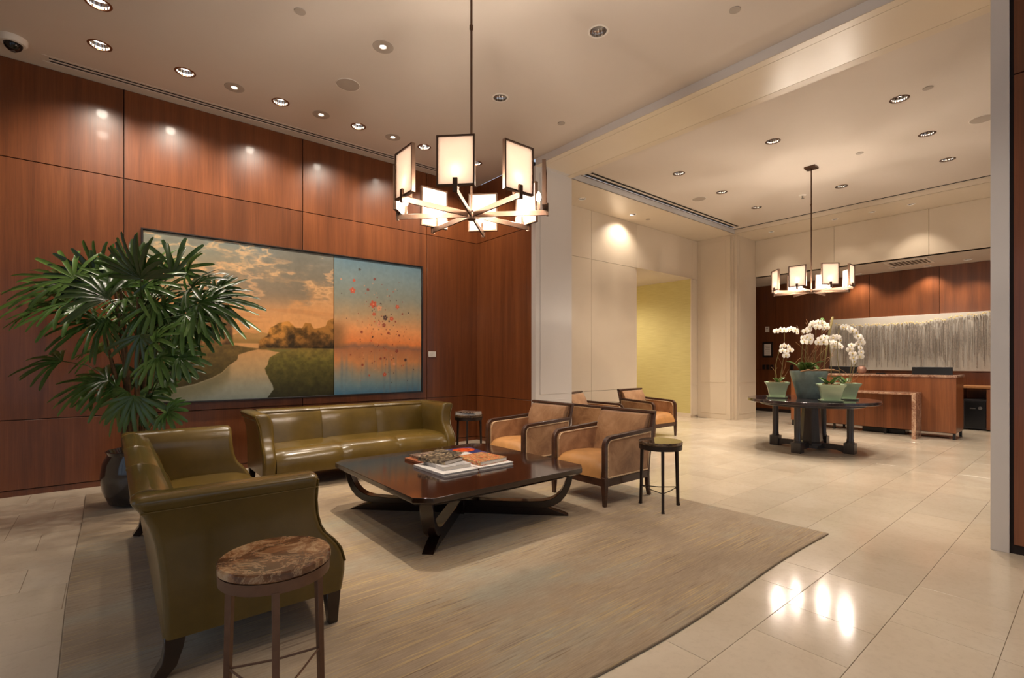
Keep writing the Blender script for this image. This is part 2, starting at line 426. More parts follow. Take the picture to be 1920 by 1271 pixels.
struct('baseboard_corridor', board(10.323, 10.336, 6.1, 9.2, 0, .1), M['panel'], 'pale baseboard below the lime green wall')
struct('wall_corridor_side', board(8.12, 8.27, 6.1, 9.2, 0, 3.21), M['panel'], 'pale side wall inside the corridor')
struct('wall_corridor_end', board(8.2, 10.5, 9.2, 9.35, 0, 3.3), M['green'], 'end wall of the corridor')

# far pilaster + header + reception back wall
pil = struct('wall_pilaster', board(10.66, 11.6, 5.26, 6.3, 0, 4.2), M['panel'], 'ivory pilaster between the corridor and the reception')
part('pilaster_face', board(10.6, 10.66, 5.30, 6.08, 0, 4.1), M['panel'], pil, .002, 1)
part('pilaster_face', board(10.70, 11.62, 5.2, 5.26, 0, 4.1), M['panel'], pil, .002, 1)
part('panel', board(10.594, 10.601, 5.40, 6.0, .82, 4.0), M['panel'], pil, .0015, 1)
part('panel', board(10.594, 10.601, 5.40, 6.0, .12, .74), M['panel'], pil, .0015, 1)
part('panel', board(10.82, 11.52, 5.194, 5.201, .82, 4.0), M['panel'], pil, .0015, 1)
part('panel', board(10.82, 11.52, 5.194, 5.201, .12, .74), M['panel'], pil, .0015, 1)
hd = struct('wall_header', board(11.62, 11.78, -2.8, 6.3, 3.262, 4.2), M['white_gap'], 'ivory header wall above the reception opening')
panels(hd, M['panel'], 'x', 11.6, [-2.8, -.97, .55, 2.08, 3.6, 5.2], [3.255, 4.1], .022)
wf = struct('wall_reception', board(13.218, 13.4, -2.8, 6.4, 0, 3.4), M['gap'], 'walnut panelled wall behind the reception desk')
G = .003
panels(wf, M['wall_wood'], 'x', 13.2, [-2.8, -.4, 1.0, 2.2, 3.4, 4.6, 5.4, 6.4], [.08, 1.08, 3.262])
struct('wall_reception_side', board(11.6, 13.4, 6.36, 6.5, 0, 3.4), M['wall_wood'], 'walnut side wall beyond the pilaster')

# wall at the right edge of the frame
G = .004
wr2 = struct('wall_right', board(4.72, 5.45, -2.8, .50, 0, 4.106), M['gap'], 'dark walnut wall at the right edge of the view')
part('white_end', board(4.70, 5.45, .421, .514, 0, 4.106), M['column'], wr2, .002, 1)
panels(wr2, M['wall_wood'], 'x', 4.704, [-2.8, -1.4, .405], [.06, 3.232, 4.106])

# unseen sides; the windows are added to let daylight onto the foreground
def window_wall(name, axis, at, u0, u1, w0, w1, z0, z1, label, n):
    b = MB()
    if axis == 'y':
        t0, t1 = at - .15, at
        for a in ((u0, w0, 0, 4.4), (w1, u1, 0, 4.4), (w0, w1, 0, z0), (w0, w1, z1, 4.4)): b.box(a[0], a[1], t0, t1, a[2], a[3])
    else:
        t0, t1 = at - .15, at
        for a in ((u0, w0, 0, 4.4), (w1, u1, 0, 4.4), (w0, w1, 0, z0), (w0, w1, z1, 4.4)): b.box(t0, t1, a[0], a[1], a[2], a[3])
    struct(name, b, M['panel'], label)
    f = struct('window_%d' % n, MB().box(*((w0, w1, t0 + .05, t0 + .1) if axis == 'y' else (t0 + .05, t0 + .1, w0, w1)), z0, z0 + .05), M['bronze'], 'bronze window frame facing the street')
    for k in range(7):
        u = w0 + (w1 - w0 - .05) * k / 6
        part('mullion', MB().box(*((u, u + .05, t0 + .05, t0 + .1) if axis == 'y' else (t0 + .05, t0 + .1, u, u + .05)), z0 + .05, z1), M['bronze'], f)
window_wall('wall_front', 'y', -2.8, -2.4, 5.4, -2.0, 3.8, .3, 3.2, 'street front of the lounge', 1)
window_wall('wall_left', 'x', -2.4, -2.8, 6.8, -1.6, 4.0, .3, 3.2, 'left side wall of the lounge', 2)
window_wall('wall_front_lobby', 'y', -2.8, 5.4, 13.4, 6.1, 11.1, .3, 3.2, 'street front of the lobby', 3)

# ---- floor of rectangular limestone slabs in rows
floor = struct('floor', board(-2.5, 13.4, -2.9, 9.3, -.2, -.004), M['grout'], 'glossy cream limestone floor laid in rows of slabs')
tile_mesh = {}
def tile(L, W):
    k = (round(L, 3), round(W, 3))
    if k not in tile_mesh:
        a, b, e = k[0]/2 - .0012, k[1]/2 - .0012, .0012
        m = MB(); m.loops([[(-a,-b,-.004),(a,-b,-.004),(a,b,-.004),(-a,b,-.004)], [(-a,-b,-e),(a,-b,-e),(a,b,-e),(-a,b,-e)], [(-a+e,-b+e,0),(a-e,-b+e,0),(a-e,b-e,0),(-a+e,b-e,0)]])
        me = m.mesh('tile', 0); me.materials.append(M['stone']); tile_mesh[k] = me
    return tile_mesh[k]
FX, FY = math.sin(TH), math.cos(TH)
def proj(x, y, z=0):
    d = x*FX + y*FY; l = x*FY - y*FX
    if d < .2: return None
    return 960 + 916.24*l/d, 677.35 + (1.3 - z)*916.24/d
cand = []
ROW = .3975
FIXED = {0: [2.415, 2.807, 3.40, 3.98, 4.96, 5.34], 1: [3.0, 3.385, 4.55, 5.14], -1: [2.2, 3.016, 3.214, 3.61, 4.4, 5.34], 2: [4.55, 5.14], 3: [4.3, 5.14], 4: [4.6, 5.14]}
rt = random.Random(3)
for k in range(-9, 22):
    y0 = .697 + ROW*k; y1 = y0 + ROW
    if y0 < -2.9: continue
    ex = [-2.4]; fx = FIXED.get(k, [5.14 if k > 0 else 5.34])
    for target in fx + [13.3]:
        while target - ex[-1] > 1.25: ex.append(round(ex[-1] + rt.choice([.4, .6, .6, .8, 1.0]), 3))
        if target - ex[-1] < .15 and len(ex) > 1: ex[-1] = target
        else: ex.append(target)
    for a, b in zip(ex[:-1], ex[1:]):
        if a > 5.4 and y1 > 6.2 and not (b > 8.2 and a < 10.4): continue
        if a < 5.4 and y0 > 6.6: continue
        rug = a > -.1 and b < 4.0 and y0 > 1.5 and y1 < 6.1
        c = proj((a+b)/2, (y0+y1)/2); area = 0
        if c and -60 < c[0] < 1900 and 690 < c[1] < 1330:
            d = (a+b)/2*FX + (y0+y1)/2*FY; area = (b-a)*ROW/d**3
        cand.append((0 if rug else area, a, b, y0, y1, rug))
cand.sort(key=lambda t: -t[0])
rest = MB()
for i, (ar, a, b, y0, y1, rug) in enumerate(cand):
    if rug: continue
    if i < 290 and ar > 0:
        link('tile', tile(b - a, ROW), None, floor, ((a+b)/2, (y0+y1)/2, 0))
    else:
        rest.box(a + .0012, b - .0012, y0 + .0012, y1 - .0012, -.004, 0)
part('far_tiles', rest, M['stone'], floor, smooth=0, stuff=True)

# ================================================================== CEILING FITTINGS
def spot(parent, z, watts, size=1.9, blend=.7, tilt=(0, 0), rad=.05):
    l = bpy.data.lights.new('lamp_light', 'SPOT'); l.energy = watts; l.spot_size = size; l.spot_blend = blend; l.color = WARM; l.shadow_soft_size = rad
    o = bpy.data.objects.new('lamp_light', l); COL.objects.link(o); o.parent = parent; o.location = (0, 0, z); o.rotation_euler = (tilt[0], tilt[1], 0); return o
def can_meshes(r, deep):
    ring = MB().lathe([(r - .004, .001), (r - .004, -.004), (r + .012, -.003), (r + .014, .0)], 32, cap=False)
    n = 40; cone = MB()
    cone.loops([[(rad*(1 + (.018 if k % 2 else -.018))*math.cos(2*PI*k/n), rad*(1 + (.018 if k % 2 else -.018))*math.sin(2*PI*k/n), z) for k in range(n)] for rad, z in ((r - .003, .0), (r*.95, deep*.4), (r*.76, deep))], cap=False)
    lamp = MB().lathe([(r*.75, deep - .002), (r*.5, deep - .014), (.004, deep - .02)], 20)
    return ring.mesh('trim_ring'), cone.mesh('reflector', 0), lamp.mesh('lamp')
CAN = can_meshes(.078, .055); SMALL = can_meshes(.06, .07); TINY = can_meshes(.048, .06)
M['ring_bronze'] = plain('bronze_trim_ring', (120, 84, 56), .3, .7)
def can(kind, x, y, z, label, on, watts, group, ringmat, size=1.9, tilt=(0,0)):
    t = thing('downlight', label, 'downlight', (x, y, z), 0, group)
    for nm, me, mt in zip(('trim_ring', 'reflector', 'lamp'), kind, (ringmat, M['chrome'], M['lamp_on'] if on else M['lamp_off'])):
        o = link(nm, me, None, t)
        if not me.materials: me.materials.append(mt)
        o.material_slots[0].link = 'OBJECT'; o.material_slots[0].material = mt
    if on and watts: spot(t, -.012, watts, size, tilt=tilt)
    return t
names = ['at the top edge of the picture', 'nearest the dome camera', 'second along the walnut wall', 'third along the walnut wall', 'fourth along the walnut wall', 'fifth along the walnut wall', 'last before the column, half hidden by the lamp shade']
for i, (x, y) in enumerate(WASH):
    can(CAN, x, y, 4.2, 'lit chrome wall-washer downlight, ' + names[i], True, WASH_W, 'wall washers beside the walnut wall', M['ring_bronze'], 2.1, (.25, 0))
for i, (x, y) in enumerate(REAR_FILL):
    can(CAN, x, y, 4.2, 'lounge ceiling downlight above the viewer, ' + ['nearest the beam', 'in the middle of the front row', 'at the rear beside the walnut wall'][i], True, [55, 30, 45][i], 'lounge downlights above the viewer', M['ring_bronze'])
for i, (x, y) in enumerate(DARK):
    can(CAN, x, y, 4.2, 'unlit dark chrome downlight in the lounge ceiling, ' + ('farther' if i else 'nearer') + ' of the two', False, 0, 'unlit lounge downlights', M['white_plastic'])
rows_ = ['right front', 'right middle', 'right back', 'middle front', 'middle back', 'left front', 'left middle', 'left back']
for (x, y), nm in zip(LOBBY, rows_):
    can(CAN, x, y, 4.2, 'lit recessed downlight in the lobby ceiling, ' + nm + ' of its grid', True, SPOT_W, 'lobby ceiling downlights', M['bronze'])
can(SMALL, HALL[0][0], HALL[0][1], 4.1, 'dim small downlight in the cream soffit beside the column', True, 6, 'soffit downlights over the armchairs', M['white_plastic'], 1.2)
can(SMALL, HALL[1][0], HALL[1][1], 4.1, 'bright small downlight in the cream soffit over the armchairs', True, 44, 'soffit downlights over the armchairs', M['white_plastic'], 2.2, (.3, 0))
for i, (x, y) in enumerate(FARS):
    can(TINY, x, y, 4.1, 'tiny accent downlight in the soffit before the header, %s from the pilaster' % ['first', 'second', 'third', 'fourth'][i], True, [10, 10, 8, 36][i], 'far soffit accent lights', M['white_plastic'], 1.3, (0, -.35))
for i, (x, y) in enumerate(BACK):
    can(SMALL, x, y, 3.262, 'small downlight in the low reception ceiling, ' + ['nearest the vent', 'farthest right by the wall', 'leftmost by the wall', 'rightmost near the header'][i], True, 58, 'reception ceiling downlights', M['white_plastic'], 1.9)
can(CAN, 8.75, 7.9, 3.2, 'downlight inside the corridor', True, 170, 'corridor downlight', M['white_plastic'], 2.8)  # lamp out of view, put in to brighten the green wall

pin_disc = MB().lathe([(.095, .0), (.094, -.004), (.034, -.005), (.028, .012)], 32, cap=False).mesh('disc'); pin_disc.materials.append(M['grille'])
pin_lamp = MB().lathe([(.028, .012), (.004, .010)], 16).mesh('lamp'); pin_lamp.materials.append(M['pin_on'])
for i, (x, y) in enumerate(PINS):
    t = thing('pinhole_light', 'pinhole accent light in a grey disc, ' + ['between the second and third wall washers', 'between the third and fourth wall washers', 'between the fourth and fifth wall washers', 'alone in the open lounge ceiling'][i], 'spotlight', (x, y, 4.2), 0, 'pinhole accent lights')
    link('disc', pin_disc, None, t); link('lamp', pin_lamp, None, t); spot(t, -.02, 30 if i < 3 else 290, 1.0 if i < 3 else .96, .3 if i == 3 else .6, (.35 if i < 3 else 0, 0), .02)
# ceiling speakers and cover discs
spk = MB().lathe([(.115, 0), (.113, -.006), (.10, -.008), (.004, -.009)], 36).mesh('speaker_grille'); spk.materials.append(M['grille'])
for x, y, lb in ((1.92, 5.05, 'round flush ceiling speaker in the lounge'), (8.06, .95, 'round ceiling speaker cut by the right column'), (8.12, 4.63, 'round ceiling speaker on the left of the lobby ceiling')):
    t = thing('ceiling_speaker', lb, 'speaker', (x, y, 4.2), 0, 'ceiling speakers'); link('grille', spk, None, t)
    part('rim', MB().lathe([(.122, .0), (.121, -.005), (.115, -.005), (.114, 0)], 36, cap=False), M['white_plastic'], t)
dsc = MB().lathe([(.045, 0), (.044, -.006), (.004, -.007)], 24).mesh('cover_disc'); dsc.materials.append(M['grille'])
for x, y, lb in ((1.21, 4.245, 'small round cover plate in the lounge ceiling, top left'), (4.24, 4.22, 'small round cover plate near the beam above the column'), (3.98, 1.95, 'small round cover plate near the beam, top of picture'), (8.06, 2.19, 'small round cover plate in the lobby ceiling'), (6.70, 1.21, 'small round cover plate beside the largest lobby downlight')):
    o = link('cover_plate', dsc, None, None, (x, y, 4.2)); tag(o, lb, 'cover plate', 'sprinkler cover plates')
o = link('cover_plate', dsc, None, None, (8.18, 5.745, 4.1)); tag(o, 'small round cover plate in the cream soffit', 'cover plate', 'sprinkler cover plates')
t = thing('sprinkler', 'small white pendant sprinkler in the lobby ceiling', 'sprinkler', (9.34, 3.38, 4.2))
part('escutcheon', MB().lathe([(.06, 0), (.05, -.01), (.02, -.014)], 20), M['white_plastic'], t)
part('head', MB().lathe([(.012, -.012), (.012, -.05), (.026, -.054), (.026, -.058)], 14), M['steel'], t)
# slot diffusers
def diffuser(label, x0, x1, ys, loc_z):
    t = thing('slot_diffuser', label, 'air vent', ((x0+x1)/2, sum(ys)/len(ys), loc_z), 0, 'linear slot diffusers')
    cx, cy = (x0+x1)/2, sum(ys)/len(ys); h = (x1-x0)/2
    part('duct', MB().box(-h-.01, h+.01, ys[0]-cy-.03, ys[-1]-cy+.03, .004, .06), M['black'], t)
    a = (ys[1]-ys[0])/2 - .012
    part('blade', MB().box(-h, h, -.010, .010, -.003, .003), M['ceiling'], t)
    for s in (-1, 1): part('flange', MB().box(-h-.05, h+.05, s*(abs(ys[-1]-cy)+.045)-.012, s*(abs(ys[-1]-cy)+.045)+.012, -.004, -.0005), M['ceiling'], t)
diffuser('long double slot air diffuser beside the walnut wall', -.46, 4.30, [6.435, 6.475], 4.2)
diffuser('long double slot air diffuser above the ivory wall', 5.71, 10.43, [5.045, 5.145], 4.2)
# square louvred vent over the reception
t = thing('ceiling_vent', 'louvred air vent in the low ceiling above the reception desk', 'air vent', (12.24, 2.5, 3.262))
part('frame', MB().box(-.32, .32, -.34, -.30, -.012, 0).box(-.32, .32, .30, .34, -.012, 0).box(-.32, -.28, -.30, .30, -.012, 0).box(.28, .32, -.30, .30, -.012, 0), M['white_plastic'], t)
part('backing', MB().box(-.28, .28, -.30, .30, -.002, -.0005), M['white_gap'], t)
for k in range(9):
    y = -.27 + k*.0675; part('slat', MB().loops([[(-.28, y, -.012), (.28, y, -.012), (.28, y+.03, -.003), (-.28, y+.03, -.003)], [(-.28, y, -.014), (.28, y, -.014), (.28, y+.03, -.005), (-.28, y+.03, -.005)]]), M['white_plastic'], t)
# dome security camera
t = thing('security_camera', 'white dome security camera on the ceiling above the walnut wall', 'camera', (-.68, 6.235, 4.2))
part('housing', MB().lathe([(.098, 0), (.098, -.035), (.085, -.052), (.06, -.056)], 32), M['white_plastic'], t)
part('dome', MB().lathe([(.066*math.cos(a), -.05 - .066*math.sin(a)) for a in [k*PI/2/8 for k in range(8)]] + [(.003, -.116)], 28), M['glass_dark'], t)
part('lens', MB().lathe([(.018, -.105), (.018, -.118), (.003, -.119)], 12), M['steel'], t)

# ================================================================== RUG
RZ = .012
def rug():
    # gently wavy outline, corners at about (-.19,1.36) (4.14,1.33) (4.12,6.26) (-.19,6.26)
    def edge(a, b, n, amp, ph):
        out = []
        dx, dy = b[0]-a[0], b[1]-a[1]; L = math.hypot(dx, dy); nx, ny = -dy/L, dx/L
        for k in range(n):
            s = k/n; o = amp*math.sin(PI*s)*math.sin(2.4*PI*s + ph) if k else 0
            out.append((a[0]+dx*s+nx*o, a[1]+dy*s+ny*o))
        return out
    c = [(-.16, 1.36), (4.16, 1.33), (4.13, 6.26), (-.19, 6.26)]
    pts = edge(c[0], c[1], 30, .035, .6) + edge(c[1], c[2], 30, .006, 0) + edge(c[2], c[3], 20, .006, 0) + edge(c[3], c[0], 30, .014, 1)
    t = thing('area_rug', 'large beige wool rug with fine streaks under the seating group', 'rug', (0, 0, 0))
    part('pile', MB().loops([[(x, y, .001) for x, y in pts], [(x, y, RZ) for x, y in pts]]), M['rug'], t, .004, 2)
    b = MB(); n = len(pts)
    L = [[(pts[i][0], pts[i][1], .0), (pts[i][0]*1.0, pts[i][1], .009), ] for i in range(n)]
    b.tube([(x, y, .0045) for x, y in pts + pts[:1]], .0045, 6, False); part('binding', b, M['rug_edge'], t)
rug()

# ================================================================== SOFAS
def interp(tab, z):
    for (a, va), (b, vb) in zip(tab[:-1], tab[1:]):
        if z <= b:
            s = (z-a)/(b-a) if b > a else 0
            s = max(0, min(1, s)); return va + (vb-va)*s
    return tab[-1][1]
def make_sofa():
    t = thing('sofa', 'x', 'sofa', group='olive leather sofas')
    YF = [(.165, -.415), (.24, -.43), (.31, -.43), (.37, -.41), (.42, -.375), (.46, -.335), (.50, -.312), (.56, -.296), (.63, -.288), (.72, -.285), (.78, -.285)]
    YB = [(.165, .31), (.30, .315), (.45, .325), (.56, .34), (.64, .362), (.70, .39), (.735, .415), (.78, .42)]
    XO = [(.165, 1.10), (.45, 1.10), (.58, 1.105), (.66, 1.12), (.71, 1.14), (.74, 1.15), (.78, 1.15)]
    XI = [(.165, .975), (.42, .975), (.55, .965), (.66, .97), (.72, .99), (.75, 1.01), (.78, 1.03)]
    ZS = [.165, .20, .25, .30, .35, .39, .43, .47, .51, .55, .59, .63, .67, .70, .725, .742]
    top = [(.752, .006), (.760, .018), (.764, .036)]
    for sgn in (1, -1):
        L = []
        for z in ZS + [a for a, _ in top]:
            ins = dict(top).get(z, 0)
            x0, x1 = interp(XI, z) + ins*.7, interp(XO, z) - ins
            yf, yb = interp(YF, z) + ins*.6, interp(YB, z) - ins*.8
            lp = rr(x0, x1, yf, yb, .035, z, 5)
            if sgn < 0: lp = [(-a, b, c) for a, b, c in reversed(lp)]
            L.append(lp)
        arm = part('arm', MB().loops(L), M['leather'], t, smooth=60)
        # welt along the front edge and under the roll
        e = [(sgn*(interp(XO, z) - .012), interp(YF, z) + .003, z) for z in [.30, .37, .42, .46, .50, .56, .63, .70, .735]]
        part('piping', MB().tube(e, .0045, 6), M['leather'], arm)
        e = [(sgn*(interp(XO, .70) + .002), y, .70) for y in (-.28, -.1, .1, .3, .385)]
        part('piping', MB().tube(e, .004, 6), M['leather'], arm)
    # back in three sections, inner face slopes and rolls over the top
    YI = [(.30, .17), (.42, .185), (.55, .205), (.64, .225), (.70, .25), (.735, .28), (.78, .31)]
    xs = [-1.0, -.335, .335, 1.0]
    for i in range(3):
        L = []
        for z in [.30, .36, .42, .48, .54, .60, .65, .69, .715, .735, .748, .757, .762]:
            ins = {.748: .008, .757: .022, .762: .045}.get(z, 0)
            L.append(rr(xs[i] + .001, xs[i+1] - .001, interp(YI, z) + ins, interp(YB, z) - .002 - ins, .005, z, 2))
        part('back_section', MB().loops(L), M['leather'], t, smooth=60)
    L = [rr(-1.09, 1.09, .26, interp(YB, z) + .001, .03, z, 3) for z in (.165, .25, .35, .45, .55, .64, .70, .728)]
    part('back_shell', MB().loops(L), M['leather'], t, smooth=60)
    for x in (-.335, .335):
        e = [(x, interp(YI, z) - .001, z) for z in (.40, .5, .6, .68, .72)] + [(x, .315, .752), (x, .35, .761), (x, .39, .754), (x, .415, .735)]
        part('piping', MB().tube(e, .0045, 6), M['leather'], t)
    # seat in three sections: crowned, bowed front rolling down to the rail
    prof = [(.22, .20), (.22, .385), (.10, .405), (-.05, .412), (-.20, .410), (-.30, .400), (-.355, .380), (-.395, .345), (-.418, .30), (-.425, .24), (-.418, .165), (.2, .165)]
    sx = [-.975, -.325, .325, .975]
    for i in range(3):
        L = []; n = 12
        for k in range(n + 1):
            x = sx[i] + (sx[i+1] - sx[i])*k/n
            bow = .045*(1 - (x/1.0)**2); cr = .018*(1 - (x/1.0)**2); pin = .010 if k in (0, n) else 0
            loop = []
            for (y, z) in prof:
                yy = y - (bow if y < -.25 else bow*max(0, (.1 - y)/.35)*.6) ; zz = z + (cr if z > .33 else 0)
                if pin and z > .21: zz -= pin*(1 if z > .33 else .2); yy += pin*(1 if y < -.3 else 0)
                loop.append((x, yy, zz))
            L.append(loop)
        part('seat_section', MB().loops(L), M['leather'], t, smooth=60)
    part('underframe', MB().box(-1.05, 1.05, -.36, .28, .15, .17), M['black'], t)
    for sx_ in (-1, 1):
        x = sx_*1.055
        part('leg', MB().loops([[(x-.036, -.405, .166), (x+.036, -.405, .166), (x+.036, -.335, .166), (x-.036, -.335, .166)], [(x-.022, -.395, 0), (x+.022, -.395, 0), (x+.022, -.352, 0), (x-.022, -.352, 0)]]), M['dark_wood'], t, .003, 1)
        part('leg', MB().band([(.27, .17), (.275, .12), (.29, .06), (.33, 0)], [.075, .065, .055, .05], x - .032, x + .032), M['dark_wood'], t, .003, 1)
    return t
sofa = make_sofa()
sofa['label'] = 'olive leather sofa against the walnut wall, under the painting'
sofa.location = (2.23, 5.58, RZ)
dup(sofa, 'olive leather sofa in the left foreground, seen from its arm', (.472, 3.49, RZ), PI/2)

# ================================================================== ARMCHAIRS
def make_chair():
    t = thing('armchair', 'x', 'armchair', group='tan hide armchairs')
    for s in (-1, 1):
        x0, x1 = (.295, .34) if s > 0 else (-.34, -.295)
        path = [(-.32, .17), (-.32, .35), (-.32, .53)] + [(-.32 + .075*(1 - math.cos(a)), .53 + .075*math.sin(a)) for a in (PI/8, PI/4, 3*PI/8, PI/2)] + [(-.1, .612), (.12, .622), (.37, .634)]
        part('arm_frame', MB().band(path, .036, x0, x1), M['chair_wood'], t, .005, 2)
        xc = (x0+x1)/2
        part('leg', MB().loops([[(xc-w, -.32-w, z), (xc+w, -.32-w, z), (xc+w, -.32+w, z), (xc-w, -.32+w, z)] for z, w in ((.26, .023), (.17, .023), (0, .015))]), M['chair_wood'], t, .004, 2)
        part('back_post', MB().band([(.335, 0), (.312, .10), (.305, .2), (.318, .35), (.35, .52), (.385, .66), (.425, .80)], [.028, .033, .038, .038, .036, .032, .028], x0 + .004, x1 - .004), M['chair_wood'], t, .004, 2)
        part('side_rail', MB().box(x0 + .004, x1 - .004, -.30, .305, .178, .245), M['chair_wood'], t, .003, 1)
        pol = [(-.298, .25), (-.298, .53), (-.29, .562), (-.272, .582), (-.245, .59), (.35, .612), (.318, .40), (.298, .25)]
        xa, xb = (.272, .332) if s > 0 else (-.332, -.272)
        ap = part('arm_panel', MB().prism(pol, 'x', xa, xb), M['hide'], t, .010, 3)
        xo = .333*s; q = [(xo, y*.985, (z - .42)*.975 + .42) for y, z in pol]
        part('edge_trim', MB().tube(q + q[:1], .0075, 6, False), M['fringe'], ap)
        xi = .271*s; q = [(xi, y*.985, (z - .42)*.975 + .42) for y, z in pol[:6] if z > .4]
        part('edge_trim', MB().tube(q, .0055, 6), M['fringe'], ap)
    part('front_rail', MB().box(-.297, .297, -.335, -.303, .178, .245), M['chair_wood'], t, .003, 1)
    part('back_rail', MB().box(-.297, .297, .29, .32, .178, .245), M['chair_wood'], t, .003, 1)
    # seat: front rolls down to the rail, top crowned
    prof = [(.25, .24), (.25, .375), (.1, .395), (-.08, .405), (-.20, .402), (-.265, .388), (-.305, .355), (-.325, .31), (-.332, .246)]
    L = []; n = 14
    for k in range(n + 1):
        x = -.282 + .564*k/n; cr = 1 - (x/.29)**2
        L.append([(x, y - (.012*cr if y < -.25 else 0), z + (.02*cr if z > .34 else 0) - (.018 if k in (0, n) and z > .3 else 0)) for y, z in prof])
    part('seat', MB().loops(L), M['seat_hide'], t, smooth=60)
    # back cushion: padded slab leaning between the posts
    ctr = [(.235, .33), (.262, .45), (.298, .58), (.338, .69), (.372, .778)]
    L = []
    for j, (y, z) in enumerate(ctr):
        th = .07 if j < 4 else .045; w = .292
        L.append([(-w, y + .03, z), (-w, y - th*.55, z - .008), (-w*.6, y - th*.8, z - .012), (0, y - th*.9, z - .012), (w*.6, y - th*.8, z - .012), (w, y - th*.55, z - .008), (w, y + .03, z), (0, y + .035, z)])
    bk = part('backrest', MB().loops(L), M['hide'], t, .008, 2, smooth=60)
    part('back_panel', MB().band([(.325, .25), (.335, .42), (.365, .58), (.40, .72), (.415, .79)], .022, -.297, .297), M['hide'], t)
    part('top_rail', MB().loops([[(-.34, y, z), (.34, y, z), (.34, y + .022, z), (-.34, y + .022, z)] if False else [(-.338, y - .028, z), (.338, y - .028, z), (.338, y + .024, z), (-.338, y + .024, z)] for y, z in ((.405, .782), (.414, .806))]), M['chair_wood'], t, .004, 2)
    return t
chair = make_chair()
chair['label'] = 'tan hide armchair nearest the camera, beside the dark stool table'
chair.location = (3.69, 3.135, RZ); chair.rotation_euler.z = -PI/2
dup(chair, 'tan hide armchair between the coffee table and the pale column', (3.69, 4.235, RZ), -PI/2)
dup(chair, 'tan hide armchair half hidden behind the pale column', (5.95, 5.13, 0), math.radians(20))
dup(chair, 'tan hide armchair in front of the lime green corridor', (7.32, 5.12, 0), 0)

# ================================================================== COFFEE TABLE
CT = (2.30, 3.545)
def coffee_table():
    t = thing('coffee_table', 'large square espresso coffee table with clipped corners and curved legs', 'coffee table', (CT[0], CT[1], RZ))
    h, c = .80, .10
    def oct_(h, c): return [(-h+c, -h), (h-c, -h), (h, -h+c), (h, h-c), (h-c, h), (-h+c, h), (-h, h-c), (-h, -h+c)]
    part('table_top', MB().loops([[(x, y, z) for x, y in oct_(hh, cc)] for z, hh, cc in ((.352, h - .03, c - .01), (.372, h, c), (.408, h, c))]), M['table_top'], t, .003, 2, smooth=20)
    part('apron', MB().loops([[(x, y, z) for x, y in oct_(h - .10, .12)] for z in (.325, .353)]), M['dark_wood'], t, smooth=20)
    for k in range(4):
        a = PI/4 + k*PI/2
        # curved leg in its own diagonal plane: local +y is outward
        path = [(.965, .352), (.955, .30), (.935, .24), (.905, .185), (.865, .14), (.81, .108), (.74, .092), (.60, .088), (.30, .088), (.06, .088)]
        lg = part('leg', MB().band(path, [.042, .046, .05, .054, .058, .06, .058, .05, .05, .05], -.045, .045), M['dark_wood'], t, .003, 1, rot=(0, 0, a - PI/2))
        foot = [(.04, .0), (.95, .0), (.90, .022), (.80, .052), (.72, .066), (.04, .066)]
        part('floor_runner', MB().prism(foot, 'x', -.04, .04), M['dark_wood'], lg, .002, 1)
    part('hub', MB().box(-.075, .075, -.075, .075, .0, .118), M['dark_wood'], t, .004, 1, rot=(0, 0, PI/4))
coffee_table()
TZ = RZ + .408
# ---- books
cov = {
 'orange': cover('orange_cover', [(150, 88, 58), (164, 98, 66)], 8), 'ikat': cover('dark_patterned_cover', [(40, 34, 32), (120, 96, 80), (60, 44, 40), (186, 166, 146)], 70),
 'white': cover('white_cover', [(206, 202, 198), (226, 222, 218)], 10), 'grey': cover('grey_white_cover', [(150, 148, 148), (206, 202, 200)], 14),
 'cream': cover('faded_photo_cover', [(120, 104, 86), (70, 62, 56), (150, 132, 108), (200, 180, 146)], 50), 'floral': cover('red_floral_cover', [(170, 60, 36), (206, 170, 120), (110, 100, 60), (220, 130, 80)], 75),
 'blue': cover('navy_cover', [(40, 48, 96), (56, 64, 116)], 10), 'brown': cover('brown_spine_cover', [(120, 74, 50), (150, 100, 74)], 20)}
def book(label, x, y, z, L, W, T, rz, mt, spine='y-', extra=None, pages=None):
    """L along local x, W along local y; spine on the local -x side"""
    t = thing('book', label, 'book', (x, y, z), rz, 'books on the coffee table')
    part('page_block', MB().box(-L/2 + .004, L/2 - .006, -W/2 + .005, W/2 - .005, .003, T - .003), pages or M['paper'], t)
    part('back_cover', MB().box(-L/2, L/2, -W/2, W/2, 0, .003), mt, t, .0008, 1)
    part('front_cover', MB().box(-L/2, L/2, -W/2, W/2, T - .003, T), mt, t, .0008, 1)
    part('spine', MB().box(-L/2 - .001, -L/2 + .003, -W/2, W/2, .001, T - .001), mt, t, .0008, 1)
    return t
b = book('thin orange book at the left of the stack', 2.19, 3.83, TZ, .32, .30, .022, .05, cov['orange'])
b = book('dark patterned hardback lying on the orange book', 2.21, 3.86, TZ + .022, .27, .25, .022, .02, cov['ikat'])
b = book('large white book at the front, bottom of its stack', 2.11, 3.425, TZ, .33, .46, .024, PI*0 + .02, cov['white'])
b = book('grey and white book, second in the front stack', 2.14, 3.45, TZ + .024, .26, .34, .030, -.04, cov['grey'])
b = book('worn cream paperback with open cover, top of the front stack', 2.12, 3.52, TZ + .054, .23, .30, .030, .30, cov['cream'])
part('lifted_cover', MB().loops([[(-.115, -.15, .032), (-.115, .15, .032)], [(-.04, -.15, .034), (-.04, .15, .034)], [(.04, -.15, .044), (.04, .15, .044)], [(.125, -.15, .066), (.125, .15, .066)]], cap=False), cov['cream'], b).modifiers.new('thickness', 'SOLIDIFY').thickness = .0015
b = book('brown spined white book at the right, bottom of its stack', 2.47, 3.40, TZ, .36, .38, .024, .0, cov['white']); 
